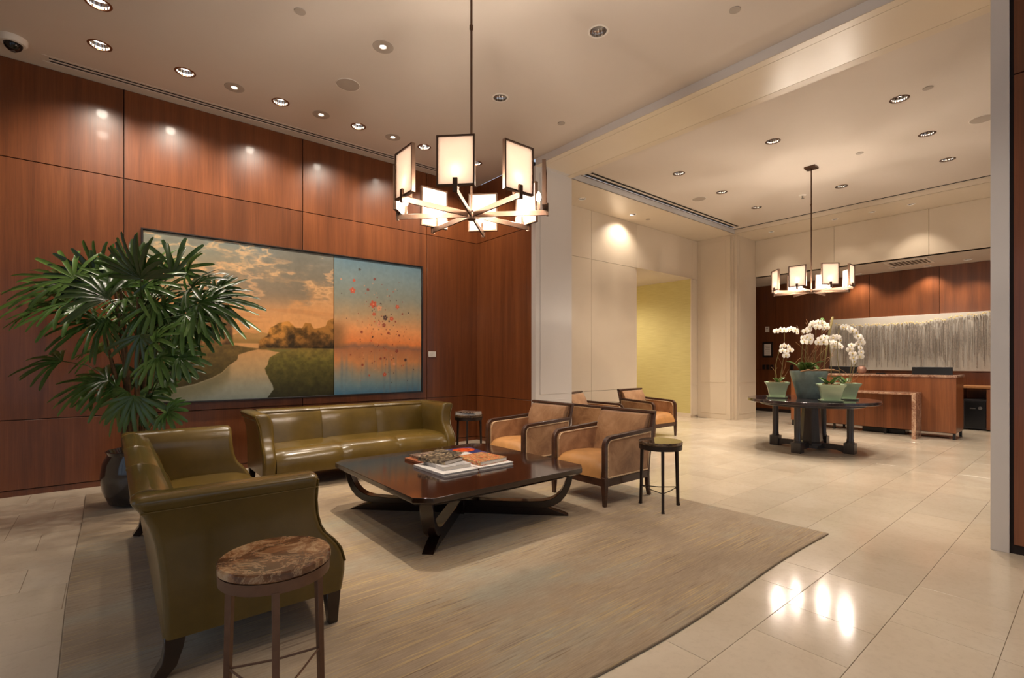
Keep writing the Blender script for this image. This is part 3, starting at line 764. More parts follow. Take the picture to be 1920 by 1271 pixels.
part('spine_label', MB().box(-.182, -.177, -.19, .19, .001, .023), cov['brown'], b)
b = book('red floral hardback on top at the right', 2.47, 3.43, TZ + .024, .31, .33, .034, .10, cov['floral'])
b = book('navy blue book with a red picture, at the back', 2.58, 3.88, TZ, .34, .36, .026, -.10, cov['blue'])
part('cover_picture', MB().loops([[(.04 + .11*math.cos(a), .06 + .10*math.sin(a), z) for a in [2*PI*k/20 for k in range(20)]] for z in (.0258, .0266)]), cover('red_orange_picture', [(190, 60, 24), (222, 96, 40), (150, 40, 20)], 30), b)
part('cover_strip', MB().box(-.10, .02, -.16, -.02, .0258, .0266), cov['white'], b)

# ================================================================== STOOL TABLES
def make_stool(top, metal):
    t = thing('stool_table', 'x', 'side table', group='round marble stool tables')
    part('marble_top', MB().lathe([(.182, .560), (.187, .565), (.187, .585), (.182, .590), (.004, .590)], 48), top, t)
    part('apron_ring', MB().lathe([(.170, .52), (.183, .52), (.184, .558), (.170, .558)], 48, cap=False), metal, t)
    feet = []
    for k in range(3):
        a = 2*PI*k/3; c, s = math.cos(a), math.sin(a)
        def q(r, z, w): return [(c*(r+u) - s*v, s*(r+u) + c*v, z) for u, v in ((-w, -w), (w, -w), (w, w), (-w, w))]
        part('leg', MB().loops([q(.190, 0, .014), q(.189, .012, .012), q(.186, .03, .0105), q(.172, .525, .0125)]), metal, t, .0015, 1)
        feet.append((c*.180, s*.180, .165))
    for k in range(3):
        a, b = feet[k], feet[(k+1) % 3]; m = ((a[0]+b[0])/2*.97, (a[1]+b[1])/2*.97, .158)
        part('stretcher', MB().tube([a, m, b], .0042, 6), metal, t)
    return t
def az(x, y): return math.atan2(-y, -x)
st = make_stool(M['marble_brown'], M['iron2']); st['label'] = 'stool table with brown marbled top in the left foreground'
st.location = (.462, 1.915, RZ); st.rotation_euler.z = az(.46, 1.91)
st2 = make_stool(M['marble_dark'], M['iron']); st2['label'] = 'black iron stool table with polished dark marble beside the near armchair'
st2.location = (3.75, 2.505, RZ); st2.rotation_euler.z = math.radians(220)
dup(st2, 'stool table holding magazines in the corner beside the sofa', (3.655, 5.36, RZ), math.radians(230))
dup(st2, 'stool table standing between the two armchairs by the ivory wall', (6.73, 5.52, 0), math.radians(215))
for i, (dx, dy, z, a, mt, lb) in enumerate(((0, 0, 0, .5, 'grey', 'grey magazine on the corner stool, lowest'), (.01, .01, .012, .62, 'white', 'white magazine on the corner stool, in the middle'), (-.005, .0, .024, .42, 'ikat', 'dark magazine on top of the corner stool'))):
    t = thing('magazine', lb, 'magazine', (3.655 + dx, 5.36 + dy, RZ + .590 + z), a, 'magazines on the corner stool')
    part('pages', MB().box(-.105, .103, -.14, .14, .001, .011), M['paper'], t)
    part('cover', MB().box(-.106, .106, -.142, .142, .011, .012), cov[mt], t); part('back_cover', MB().box(-.106, .106, -.142, .142, 0, .001), cov[mt], t)
    part('spine', MB().box(-.107, -.105, -.142, .142, 0, .012), cov[mt], t)

# ================================================================== CHANDELIERS
def make_chandelier(drop, rz0):
    """origin on the ceiling, hub at -drop"""
    t = thing('chandelier', 'x', 'chandelier', group='eight shade chandeliers')
    part('canopy', MB().box(-.075, .075, -.075, .075, -.03, 0), M['bronze'], t, .003, 1)
    rod = part('rod', MB().tube([(0, 0, -.03), (0, 0, -drop)], .0085, 10), M['bronze'], t)
    part('coupling', MB().lathe([(.013, -.55), (.013, -.58)], 12), M['bronze'], rod)
    part('hub', MB().lathe([(.004, -drop - .035), (.03, -drop - .035), (.034, -drop - .03), (.034, -drop + .012), (.014, -drop + .03)], 20), M['bronze'], t)
    R = .512
    for k in range(8):
        a = rz0 + k*PI/4
        rot = (0, 0, a)
        arm = part('arm', MB().box(.02, R + .012, -.0065, .0065, -drop - .018, -drop + .018), M['bronze_arm'], t, .0015, 1, rot=rot)
        part('clip', MB().box(R + .012, R + .026, -.014, .014, -drop - .022, -drop + .062), M['bronze'], arm)
        z0, z1 = -drop + .026, -drop + .316; w = .11
        sh = part('shade', MB().box(R - .010, R + .004, -w, w, z0, z1), M['shade'], t, rot=rot)
        fr = MB()
        for b_ in ((-w - .006, -w + .004, z0 - .006, z1 + .006), (w - .004, w + .006, z0 - .006, z1 + .006)): fr.box(R - .013, R + .012, b_[0], b_[1], b_[2], b_[3])
        for b_ in ((z0 - .006, z0 + .004), (z1 - .004, z1 + .006)): fr.box(R - .013, R + .012, -w + .004, w - .004, b_[0], b_[1])
        part('shade_frame', fr, M['bronze'], sh)
        part('socket', MB().lathe([(.011, -drop + .018), (.011, -drop + .075), (.008, -drop + .08)], 12, (R - .042, 0, 0)), M['bronze_arm'], arm)
        zb = -drop + .08
        part('bulb', MB().lathe([(.006, zb), (.014, zb + .012), (.017, zb + .028), (.014, zb + .044), (.006, zb + .058), (.001, zb + .066)], 12, (R - .042, 0, 0)), M['bulb'], arm)
    return t
ch = make_chandelier(1.875, 0); ch['label'] = 'large bronze chandelier with eight frosted shades over the coffee table'
ch.location = (1.95, 2.825, 4.2)
ch2 = make_chandelier(1.855, math.radians(0)); ch2['label'] = 'smaller looking chandelier over the round table in the lobby'
ch2.location = (8.08, 2.806, 4.2)

# ================================================================== PAINTING
rng = np.random.default_rng(11)
def fbm(x, y, fx, fy, oct_=5, seed=0, pers=.55):
    r = np.random.default_rng(seed); out = np.zeros_like(x); amp = 1; tot = 0
    for o in range(oct_):
        T = r.random((64, 64)); a = x*fx*2**o; b = y*fy*2**o
        i = np.floor(a).astype(int); j = np.floor(b).astype(int); u = a - i; v = b - j
        u = u*u*(3 - 2*u); v = v*v*(3 - 2*v); i %= 64; j %= 64; i1 = (i+1) % 64; j1 = (j+1) % 64
        out += amp*((T[i, j]*(1-u) + T[i1, j]*u)*(1-v) + (T[i, j1]*(1-u) + T[i1, j1]*u)*v); tot += amp; amp *= pers
    return out/tot
def sm(a, b, x):
    t = np.clip((x - a)/(b - a), 0, 1); return t*t*(3 - 2*t)
def mixc(c, col, m): return c*(1 - m[..., None]) + np.array(col, float)*m[..., None]
def grad(z, stops):
    zs = [s[0] for s in stops]; return np.stack([np.interp(z, zs, [s[1][k] for s in stops]) for k in range(3)], -1)
def left_canvas(X, Z):
    n1 = fbm(X, Z, 1.6, 4.5, 6, 1); n2 = fbm(X, Z, 9, 9, 5, 2); n3 = fbm(X + .3*Z, Z, 2.2, 7, 6, 3); n4 = fbm(X, Z, 24, 24, 4, 4)
    c = grad(Z, [(1.5, (226, 162, 96)), (1.75, (224, 160, 98)), (2.0, (208, 150, 96)), (2.25, (176, 138, 98)), (2.5, (138, 126, 106)), (2.73, (106, 114, 112))])
    left = sm(1.6, .3, X)*sm(1.8, 2.5, Z); c = mixc(c, (134, 140, 118), left*.5)
    cl = sm(.46, .60, n1 + .16*(n2 - .5))*sm(1.85, 2.2, Z); c = mixc(c, (112, 108, 96), cl*.7); c = mixc(c, (224, 176, 124), sm(.40, .46, n1 + .2*(n2 - .5))*sm(.50, .46, n1 + .2*(n2 - .5))*sm(2.0, 2.2, Z)*.6)
    hl = sm(.52, .58, n3)*sm(.66, .58, n3)*sm(1.95, 2.15, Z)*sm(2.7, 2.45, Z); c = mixc(c, (226, 172, 120), hl*.6)
    st = sm(.55, .66, fbm(X, Z, 1.1, 16, 4, 5))*sm(2.15, 1.95, Z); c = mixc(c, (196, 132, 78), st*.4)
    # distant hills and shore strip
    hill = np.interp(X, [.2, 1.11, 1.22, 1.36, 1.44, 1.52, 2.4], [1.62, 1.61, 1.66, 1.64, 1.66, 1.64, 1.62]) + .012*(n2 - .5)
    c = mixc(c, (176, 134, 76), sm(hill + .008, hill - .01, Z)*.85); c = mixc(c, (150, 116, 62), sm(1.60, 1.54, Z)*.6)
    # river
    water = sm(1.525, 1.515, Z); wc = grad(Z, [(.84, (128, 136, 128)), (1.0, (152, 150, 130)), (1.2, (192, 160, 114)), (1.5, (220, 160, 98))])
    c = c*(1 - water[..., None]) + wc*water[..., None]
    # right bank trees
    tr = np.interp(X, [1.40, 1.44, 1.50, 1.53, 1.63, 1.75, 1.83, 1.91, 1.95, 2.02, 2.06, 2.21, 2.24, 2.32], [1.55, 1.58, 1.62, 1.71, 1.79, 1.81, 1.74, 1.73, 1.79, 1.79, 1.72, 1.76, 1.84, 1.87]) + .05*(n2 - .5)
    m = sm(tr + .006, tr - .006, Z)*sm(1.445, 1.455, Z)*sm(1.39, 1.42, X)
    nb = fbm(X, Z, 13, 13, 4, 21); tcol = grad(.5*n2 + .5*nb + .5*(Z - 1.62), [(.34, (58, 42, 18)), (.5, (118, 82, 34)), (.62, (176, 120, 54))])
    tcol = tcol*(.72 + .5*sm(.1, -.3, X - 1.95)[..., None]*.6 + .25*sm(1.5, 1.75, Z)[..., None])
    c = c*(1 - m[..., None]) + tcol*m[..., None]
    c = mixc(c, (128, 96, 44), sm(1.475, 1.46, Z)*sm(1.43, 1.455, Z)*sm(1.38, 1.44, X))
    c = mixc(c, (122, 110, 54), sm(1.465, 1.45, Z)*sm(np.interp(X, [1.4, 1.59, 1.83], [1.47, 1.42, 1.40]) - .005, np.interp(X, [1.4, 1.59, 1.83], [1.47, 1.42, 1.40]) + .005, Z)*sm(1.42, 1.5, X))
    # right meadow
    ex = np.interp(Z, [.84, .95, 1.0, 1.11, 1.21, 1.26, 1.35, 1.41, 1.46], [1.49, 1.57, 1.56, 1.50, 1.47, 1.50, 1.53, 1.63, 1.86]) + .03*(n2 - .5)
    m = sm(ex - .006, ex + .006, X)*sm(1.475, 1.462, Z)
    mc = grad(Z + .12*(n2 - .5), [(.84, (40, 38, 18)), (1.1, (76, 70, 28)), (1.3, (104, 94, 38)), (1.47, (134, 112, 50))])*(.8 + .4*n4[..., None])
    c = c*(1 - m[..., None]) + mc*m[..., None]
    # left bank with dusky trees
    lt = np.interp(X, [.2, .27, .51, .74, .87, 1.01, 1.08, 1.12], [1.92, 1.89, 1.86, 1.93, 2.01, 2.06, 1.99, 1.7]) + .08*(n2 - .5)
    m = sm(lt + .01, lt - .01, Z)*sm(1.13, 1.10, X + .02*(n2 - .5))*sm(1.40, 1.44, Z)
    tc = grad(n2 + .2*(Z - 1.7), [(.3, (62, 46, 24)), (.55, (112, 78, 40)), (.75, (150, 104, 58))]); c = c*(1 - m[..., None]) + tc*m[..., None]
    trunk = (sm(.5, .53, np.abs(np.sin(X*34 + .8*n2)))*0 + (np.abs(np.sin(X*21)) > .985))*sm(1.42, 1.5, Z)*sm(1.85, 1.7, Z)*sm(1.08, 1.05, X); c = mixc(c, (182, 120, 72), trunk*.6)
    by = np.interp(X, [.2, .36, .55, .74, .91, 1.01, 1.08, 1.17, 1.18, 1.29, 1.40], [.93, .96, 1.0, 1.04, 1.11, 1.17, 1.25, 1.32, 1.38, 1.42, 1.45])
    tp = np.interp(X, [.2, 1.1, 1.25, 1.40], [1.50, 1.50, 1.475, 1.455])
    m = sm(by - .006, by + .006, Z)*sm(tp + .01, tp - .01, Z)
    bc = grad(Z + .10*(n2 - .5), [(.95, (58, 52, 26)), (1.2, (86, 72, 34)), (1.45, (112, 88, 42))])*(.8 + .4*n4[..., None]); c = c*(1 - m[..., None]) + bc*m[..., None]
    refl = sm(by + .004, by - .02, Z)*sm(by - .26, by - .05, Z)*sm(1.12, 1.06, X); c = mixc(c, (98, 92, 60), refl*.55)
    return c*(.95 + .1*n4[..., None])
FL = [(2.68,2.58,.028,2),(2.6,2.42,.03,0),(2.58,2.28,.055,0),(2.42,2.42,.016,1),(2.9,2.47,.026,3),(2.8,2.31,.028,3),(2.88,2.11,.07,0),(2.97,2.06,.055,1),(3.25,2.1,.042,0),(2.89,1.97,.035,0),(3.06,1.93,.05,4),(3.16,1.92,.045,0),(2.97,1.83,.05,1),(3.04,1.82,.04,3),(2.71,1.71,.028,3),(3.11,1.71,.03,3),(3.28,1.68,.022,3),(3.24,1.45,.034,3),(3.16,1.39,.016,1),(2.99,1.34,.025,3),(3.05,1.35,.02,3),(3.38,1.32,.03,4),(2.72,1.25,.024,3),(3.2,1.26,.03,1),(2.82,1.1,.02,0),(3.05,1.11,.042,0),(3.16,.99,.012,2),(3.43,2.02,.014,4),(3.22,1.88,.018,3),(3.33,2.0,.02,3),(3.12,1.88,.018,4),(2.96,1.53,.014,3),(2.55,1.39,.014,3)]
def right_canvas(X, Z):
    n2 = fbm(X, Z, 6, 2.5, 5, 8); n4 = fbm(X, Z, 26, 26, 4, 9); dr = fbm(X, Z, 22, 1.2, 4, 10)
    zz = Z + .10*(n2 - .5)
    c = grad(zz, [(.84, (70, 110, 134)), (.98, (112, 136, 140)), (1.12, (150, 142, 122)), (1.30, (206, 136, 82)), (1.46, (176, 112, 72)), (1.50, (150, 104, 78)), (1.56, (226, 132, 70)), (1.75, (228, 154, 96)), (1.95, (176, 146, 108)), (2.2, (134, 136, 122)), (2.5, (116, 132, 132)), (2.73, (92, 118, 130))])
    c = mixc(c, (100, 116, 122), sm(.5, .72, dr)*sm(1.5, 1.2, Z)*.45)
    sh = sm(2.56, 2.36, X + .05*(n2 - .5))*sm(1.45, 1.5, Z)*sm(1.90, 1.72, Z); c = mixc(c, (128, 92, 56), sh*.75)
    pal = [(196, 74, 48), (222, 150, 110), (70, 66, 58), (128, 50, 38), (52, 34, 36)]
    r = random.Random(5); spots = list(FL)
    for _ in range(120):
        a = r.gauss(3.02, .24); b = r.gauss(1.8, .36)
        if 2.36 < a < 3.6 and .9 < b < 2.68: spots.append((a, b, r.uniform(.006, .013), r.choice([0, 3, 3, 4, 2, 1])))
    for a, b, s, k in spots:
        d = np.hypot(X - a, Z - b); ang = np.arctan2(Z - b, X - a); pet = s*(.62 + .38*np.abs(np.cos(2.5*ang + a*7)))
        pet = pet*.78; c = mixc(c, pal[k], sm(pet + .005, pet - .005, d)*.8)
        if s > .03: c = mixc(c, (228, 168, 120) if k != 1 else (150, 60, 44), sm(s*.22, s*.10, d)*.6)
    return c*(.95 + .1*n4[..., None])
def canvas(name, x0, x1, z0, z1, fn, nx, nz, parent, label):
    xs = np.linspace(x0, x1, nx); zs = np.linspace(z0, z1, nz); X, Z = np.meshgrid(xs, zs, indexing='ij')
    C = np.clip(fn(X, Z), 0, 255)/255; C = np.where(C <= .04045, C/12.92, ((C + .055)/1.055)**2.4)
    V = np.stack([X, np.full_like(X, -.030), Z], -1).reshape(-1, 3)
    I = np.arange(nx*nz).reshape(nx, nz); F = np.stack([I[:-1, :-1], I[1:, :-1], I[1:, 1:], I[:-1, 1:]], -1).reshape(-1, 4)
    me = bpy.data.meshes.new(name); me.from_pydata(V.tolist(), [], F.tolist())
    a = me.color_attributes.new('Col', 'FLOAT_COLOR', 'POINT'); a.data.foreach_set('color', np.concatenate([C.reshape(-1, 3), np.ones((nx*nz, 1))], 1).ravel().astype(np.float32))
    me.materials.append(M['paint']); o = link(name, me, None, parent); o['label'] = label; return o
pt = thing('painting', 'wide two panel river landscape painting with a dark frame above the sofa', 'painting', (0, 6.645, 0))
canvas('landscape_canvas', .27, 2.318, .848, 2.722, left_canvas, 380, 300, pt, 'sunset river landscape with meadows and trees')
canvas('abstract_canvas', 2.326, 3.642, .848, 2.722, right_canvas, 260, 300, pt, 'blue and orange panel scattered with small red blossoms')
part('stretcher', MB().box(.27, 2.318, -.028, 0, .848, 2.722).box(2.326, 3.642, -.028, 0, .848, 2.722), M['gap'], pt)
for a in ((.248, .266, .83, 2.742), (3.646, 3.664, .83, 2.742)): part('frame_rail', MB().box(a[0], a[1], -.045, 0, a[2], a[3]), M['frame_black'], pt, .002, 1)
for a in ((.266, 3.646, .83, .846), (.266, 3.646, 2.726, 2.742)): part('frame_rail', MB().box(a[0], a[1], -.045, 0, a[2], a[3]), M['frame_black'], pt, .002, 1)
t = thing('wall_plaque', 'small white caption plaque on the walnut wall beside the painting', 'plaque', (3.85, 6.65, 1.41))
part('plate', MB().box(-.066, .066, -.008, 0, -.042, .042), M['white_plastic'], t, .002, 1)
for k in range(3): part('text_line', MB().box(-.045, .03 - .012*k, -.0088, -.0079, .018 - .018*k, .021 - .018*k), M['grille'], t)

# ================================================================== PALM
PALM = (.17, 5.60)
def palm():
    t = thing('potted_palm', 'tall potted lady palm with dark fan leaves behind the near sofa', 'potted palm', (PALM[0], PALM[1], 0))
    part('pot', MB().lathe([(.13, RZ), (.19, .04), (.235, .16), (.25, .28), (.235, .40), (.20, .47), (.215, .50), (.205, .505), (.18, .46), (.01, .45)], 40), M['black_pot'], t)
    part('soil', MB().lathe([(.185, .455), (.01, .47)], 24), M['soil'], t)
    r = random.Random(21); R_ = Vector((FY, -FX, 0)); U = Vector((0, 0, 1)); Cm = Vector((-FX, -FY, 0))
    base = Vector((PALM[0], PALM[1], 0)); canes = []
    for k in range(13):
        a = r.uniform(0, 2*PI); q = r.uniform(.02, .13); h = r.uniform(.95, 1.75)
        p0 = Vector((q*math.cos(a), q*math.sin(a), .44)); lean = Vector((math.cos(a), math.sin(a), 0))*r.uniform(.05, .28)
        pts = [p0 + lean*(s**1.5) + Vector((0, 0, h*s)) for s in (0, .2, .4, .6, .8, 1)]
        canes.append(pts); part('cane', MB().tube(pts, [.016, .015, .014, .013, .012, .010], 7), M['cane'], t)
    S = .4248
    leaves = [(255,300,175,.56),(330,240,150,.44),(300,350,190,.44),(420,250,110,.40),(400,330,160,.42),(450,230,95,.42),(520,240,85,.42),(560,250,70,.4),(620,240,90,.42),(640,210,80,.36),(690,280,60,.4),(780,210,88,.44),(760,230,110,.38),(830,220,45,.32),(850,280,30,.36),(880,350,10,.42),(900,360,-15,.46),(930,340,-5,.48),(960,310,50,.28),(800,330,-40,.38),(700,350,-60,.38),(640,380,-90,.38),(560,400,200,.38),(600,300,40,.38),(480,330,150,.38),(430,430,190,.42),(330,380,170,.42),(470,420,-100,.34),(620,490,-85,.36),(680,460,-30,.38),(740,420,-20,.38),(780,460,-10,.36),(820,400,-30,.38),(860,430,-40,.32),(275,605,185,.36),(460,560,170,.36),(720,540,-20,.34),(760,570,0,.30),(790,590,-10,.24),(700,590,-40,.32),(660,640,-80,.28),(480,690,185,.4),(430,700,200,.38),(520,720,170,.4),(590,760,-90,.3),(610,750,-60,.3),(560,740,-120,.32),(640,770,-30,.28),(700,720,10,.28),(760,650,15,.28),(740,830,-5,.22),(520,300,60,.38),(590,210,100,.36),(700,210,70,.36),(370,290,140,.42),(560,330,-20,.36),(660,330,10,.36),(740,300,40,.36),(540,620,-100,.3),(820,350,0,.40),(280,260,165,.46),(440,290,130,.4),(600,360,150,.36),(680,400,60,.36),(720,360,0,.38),(540,280,110,.4),(640,280,60,.4),(680,520,30,.32)]
    for hx, hy_, ang, ln in leaves:
        px, py = hx*S, 420 + hy_*S
        d = 4.42 + r.uniform(-.42, .30)
        if px < 190: d = min(d, 4.15 + .0012*px)
        c = Vector((0, 0, 1.3)) + Vector((FX, FY, 0))*d + R_*((px - 960)/916.24*d) + U*(-(py - 677.35)/916.24*d) - base
        cn = min(canes, key=lambda p: (p[3] - c).length + abs(p[5].z - c.z)*.3)
        zt = min(max(c.z - r.uniform(.15, .4), .6), cn[5].z - .01); s = (zt - .44)/(cn[5].z - .44); s = max(0, min(1, s))
        k = min(4, int(s*5)); root = cn[k].lerp(cn[k+1], s*5 - k)
        a = math.radians(ang); o = (R_*math.cos(a) + U*math.sin(a) + Cm*r.uniform(-.45, .55)).normalized()
        n = (Cm*r.uniform(.35, .9) + U*r.uniform(.3, .9) + R_*r.uniform(-.3, .3)); n = (n - o*n.dot(o)).normalized(); sd = n.cross(o)
        b = MB(); mid = root.lerp(c, .55) + U*.06; b.tube([root, root.lerp(mid, .5) + U*.02, mid, c], [.006, .005, .0045, .004], 5)
        nb = r.choice([8, 9, 10, 11]); spread = r.uniform(75, 105)
        for i in range(nb):
            f_ = math.radians(-spread + 2*spread*i/(nb-1) + r.uniform(-5, 5)); L = ln*(1 - .28*abs(f_)/1.8)*r.uniform(.86, 1.06)
            dr = (o*math.cos(f_) + sd*math.sin(f_)).normalized(); ws = (n.cross(dr)).normalized(); w0 = r.uniform(.016, .022); dp = r.uniform(.06, .30)
            vs = []
            for q, wf in ((0, .22), (.18, .75), (.5, 1), (.8, .92), (.97, .62), (1.0, .3)):
                p = c + dr*(L*q) - U*(L*dp*q*q) + n*(.02*math.sin(PI*q)); fold = n*(w0*wf*.45)
                vs += [p - ws*w0*wf + fold, p, p + ws*w0*wf + fold]
            fs = []
            for k2 in range(5):
                e = 3*k2; fs += [(e, e+1, e+4, e+3), (e+1, e+2, e+5, e+4)]
            b.add(vs, fs)
        me = bpy.data.meshes.new('leaf'); me.from_pydata([tuple(v) for v in b.v], [], b.f); me.polygons.foreach_set('use_smooth', [True]*len(me.polygons)); me.materials.append(M['leaf'])
        link('leaf', me, None, t)
palm()

# ================================================================== ROUND TABLE WITH ORCHIDS
RT = (8.05, 2.80)
def round_table():
    t = thing('round_table', 'round charcoal pedestal table with four columns in the lobby', 'table', (RT[0], RT[1], 0))
    part('table_top', MB().lathe([(.80, .695), (.845, .70), (.85, .705), (.85, .742), (.846, .746), (.004, .746)], 72), M['charcoal_top'], t)
    part('apron', MB().lathe([(.66, .655), (.67, .66), (.67, .697), (.60, .697)], 64), M['charcoal_wood'], t)
    part('pedestal', MB().loops([[(r_*math.cos(2*PI*k/8 + PI/8), r_*math.sin(2*PI*k/8 + PI/8), z) for k in range(8)] for r_, z in ((.17, .07), (.17, .10), (.15, .13), (.115, .655))]), M['charcoal_wood'], t, smooth=20)
    part('base_plate', MB().lathe([(.19, .03), (.19, .07), (.01, .07)], 8), M['charcoal_wood'], t, smooth=20)
    for k in range(4):
        a = k*PI/2; c, s = math.cos(a), math.sin(a); x, y = .50*c, .50*s
        lg = part('leg', MB().lathe([(.052, .15), (.052, .165), (.044, .17), (.044, .20), (.040, .21), (.043, .40), (.041, .60), (.044, .655)], 20, (x, y, 0)), M['charcoal_wood'], t)
        part('foot_block', MB().box(x - .065, x + .065, y - .065, y + .065, 0, .15), M['charcoal_wood'], lg, .004, 1)
        part('stretcher', MB().band([(.15, .07), (.34, .07), (.40, .062), (.445, .045)], [.075, .07, .085, .09], -.035, .035), M['charcoal_wood'], t, .002, 1, rot=(0, 0, a - PI/2))
M['charcoal_top'] = wood('polished_charcoal_top', (44, 38, 40), (58, 50, 52), (74, 64, 64), .12, 'x', .6, .02)
round_table()

def flower_mesh():
    b = MB()
    def petal(ang, L, W, lift):
        c, s = math.cos(ang), math.sin(ang); pts = []; n = 5
        L_, Rr = [], []
        vs = []
        for q, wf in ((.08, .25), (.35, .85), (.65, 1), (.88, .7), (1, .2)):
            for sgn in (-1, 0, 1):
                u, v = L*q, W*wf*sgn; vs.append((u*c - v*s, u*s + v*c, lift*math.sin(PI*q*.8) + (.004 if sgn == 0 else 0)))
        fs = []
        for k in range(4):
            e = 3*k; fs += [(e, e+1, e+4, e+3), (e+1, e+2, e+5, e+4)]
        b.add(vs, fs)
    for a in (PI/2, PI/2 + 2.25, PI/2 - 2.25): petal(a, .042, .015, .004)
    for a in (.15, PI - .15): petal(a, .048, .026, .010)
    me = bpy.data.meshes.new('flower'); me.from_pydata(b.v, [], b.f); me.polygons.foreach_set('use_smooth', [True]*len(me.polygons)); me.materials.append(M['petal']); return me
FLW = flower_mesh()
LIP = MB().lathe([(.002, .002), (.008, .006), (.009, .012), (.003, .018)], 8).mesh('lip'); LIP.materials.append(M['lip'])
ro = random.Random(17)
SR = Vector((FY, -FX, 0)); SC_ = Vector((-FX, -FY, 0)); SU = Vector((0, 0, 1))
def loc_(rt_, up, dep=0): return SR*rt_ + SC_*dep + SU*up
def add_flower(t, p, sc=1.0):
    nrm = (SC_ + SR*ro.uniform(-.7, .7) + SU*ro.uniform(-.25, .35)).normalized()
    q = nrm.to_track_quat('Z', 'Y').to_euler()
    o = link('flower', FLW, None, t, p, q); o.scale = (sc,)*3; link('lip', LIP, None, o)
def strap_leaf(t, base, dirv, L, W, droop):
    b = MB(); vs = []; side = dirv.cross(SU).normalized()
    for q, wf in ((0, .5), (.25, .9), (.55, 1), (.82, .75), (1, .1)):
        p = base + dirv*(L*.8*q) + SU*(L*1.05*q - droop*L*q*q)
        vs += [p - side*W*wf + SU*W*.35*wf, p, p + side*W*wf + SU*W*.35*wf]
    fs = []
    for k in range(4):
        e = 3*k; fs += [(e, e+1, e+4, e+3), (e+1, e+2, e+5, e+4)]
    b.add(vs, fs); o = part('leaf', b, M['orchid_leaf'], t, smooth=80); o.modifiers.new('thickness', 'SOLIDIFY').thickness = .002
def curve(a, b_, sag, n=7):
    return [a.lerp(b_, k/(n-1)) + SR*(sag*math.sin(PI*k/(n-1))) for k in range(n)]
def square_pot(t, h=.24, w=.152):
    L = []
    for q, ww in ((0, .66), (.1, .70), (.35, .76), (.6, .84), (.82, .95), (.92, 1.06), (1, 1.08)): L.append(rr(-w*ww, w*ww, -w*ww, w*ww, .012, .02 + (h - .02)*q, 3))
    L += [rr(-w*.98, w*.98, -w*.98, w*.98, .012, h, 3), rr(-w*.9, w*.9, -w*.9, w*.9, .012, h - .03, 3)]
    part('pot', MB().loops(L), M['celadon'], t, smooth=35)
    part('saucer', MB().loops([rr(-w*.80, w*.80, -w*.80, w*.80, .012, 0, 3), rr(-w*.88, w*.88, -w*.88, w*.88, .012, .008, 3), rr(-w*.92, w*.92, -w*.92, w*.92, .012, .022, 3), rr(-w*.86, w*.86, -w*.86, w*.86, .012, .022, 3)]), M['celadon'], t, smooth=35)
    part('bark', MB().lathe([(w*.86, h - .028), (w*.5, h - .008), (.01, h - .002)], 14), M['soil'], t)
    for k in range(7):
        a = ro.uniform(0, 2*PI); q = ro.uniform(.03, .11); x, y = q*math.cos(a), q*math.sin(a)
        part('bark_chip', MB().loops([[(x + .02*math.cos(b), y + .014*math.sin(b), h - .012 + z) for b in [2*PI*i/6 for i in range(6)]] for z in (0, ro.uniform(.012, .028))]), M['soil'], t)
zt = .746
def orchid(name, label, x, y, rz, stems, leafn, sq=True):
    t = thing(name, label, 'potted orchid', (x, y, zt), 0, 'orchids on the round table'); return t
def spray(t, base, top, arch, cluster, sc=1.0, rad=.0045):
    part('stem', MB().tube(curve(base, top, arch), rad, 6), M['stem'], t)
    prev = top
    for (a, b, d) in cluster:
        p = loc_(a, b, d); part('pedicel', MB().tube([prev, (prev + p)/2 + SU*.012, p], .0025, 5), M['stem'], t); add_flower(t, p + SC_*.02, sc*ro.uniform(.92, 1.12)); prev = p
# left small pot
rzp = math.atan2(-RT[1], -RT[0]) + PI/2
def pot_holder(t, fn):
    n0 = len(t.children); fn(t)
    for c_ in t.children:
        if c_.name.split('.')[0] in ('pot', 'saucer', 'bark_chip'): c_.rotation_euler.z = rzp + .12
t1 = orchid('potted_orchid', 'white orchid in a small celadon pot at the left of the round table', 7.83, 3.19, 0, 0, 0)
pot_holder(t1, square_pot)
spray(t1, loc_(.03, .22), loc_(.10, 1.02, .02), .03, [(.14, 1.03, .03), (.19, 1.04, .02), (.24, 1.02, .04), (.28, .99, .02)], 1.05)
spray(t1, loc_(.10, 1.02, .02), loc_(.06, 1.03, .02), 0, [(.07, 1.02, .05), (.02, 1.03, .03), (-.03, 1.01, .02)], 1.05)
spray(t1, loc_(.0, .22), loc_(.05, .78, .03), -.05, [(.02, .77, .05), (.07, .79, .04), (.13, .77, .05), (.04, .71, .06), (.10, .70, .05), (.16, .72, .05), (.09, .64, .06)], 1.05)
for k in range(4): strap_leaf(t1, loc_(ro.uniform(-.03, .03), .215), (SR*ro.uniform(-1, 1) + SC_*ro.uniform(-.5, 1)).normalized(), ro.uniform(.14, .22), .035, .55)
for k in range(5): part('twig', MB().tube(curve(loc_(ro.uniform(-.05, .05), .22), loc_(ro.uniform(-.12, .2), ro.uniform(.4, .72)), ro.uniform(-.08, .08)), .003, 5), M['twig'], t1)
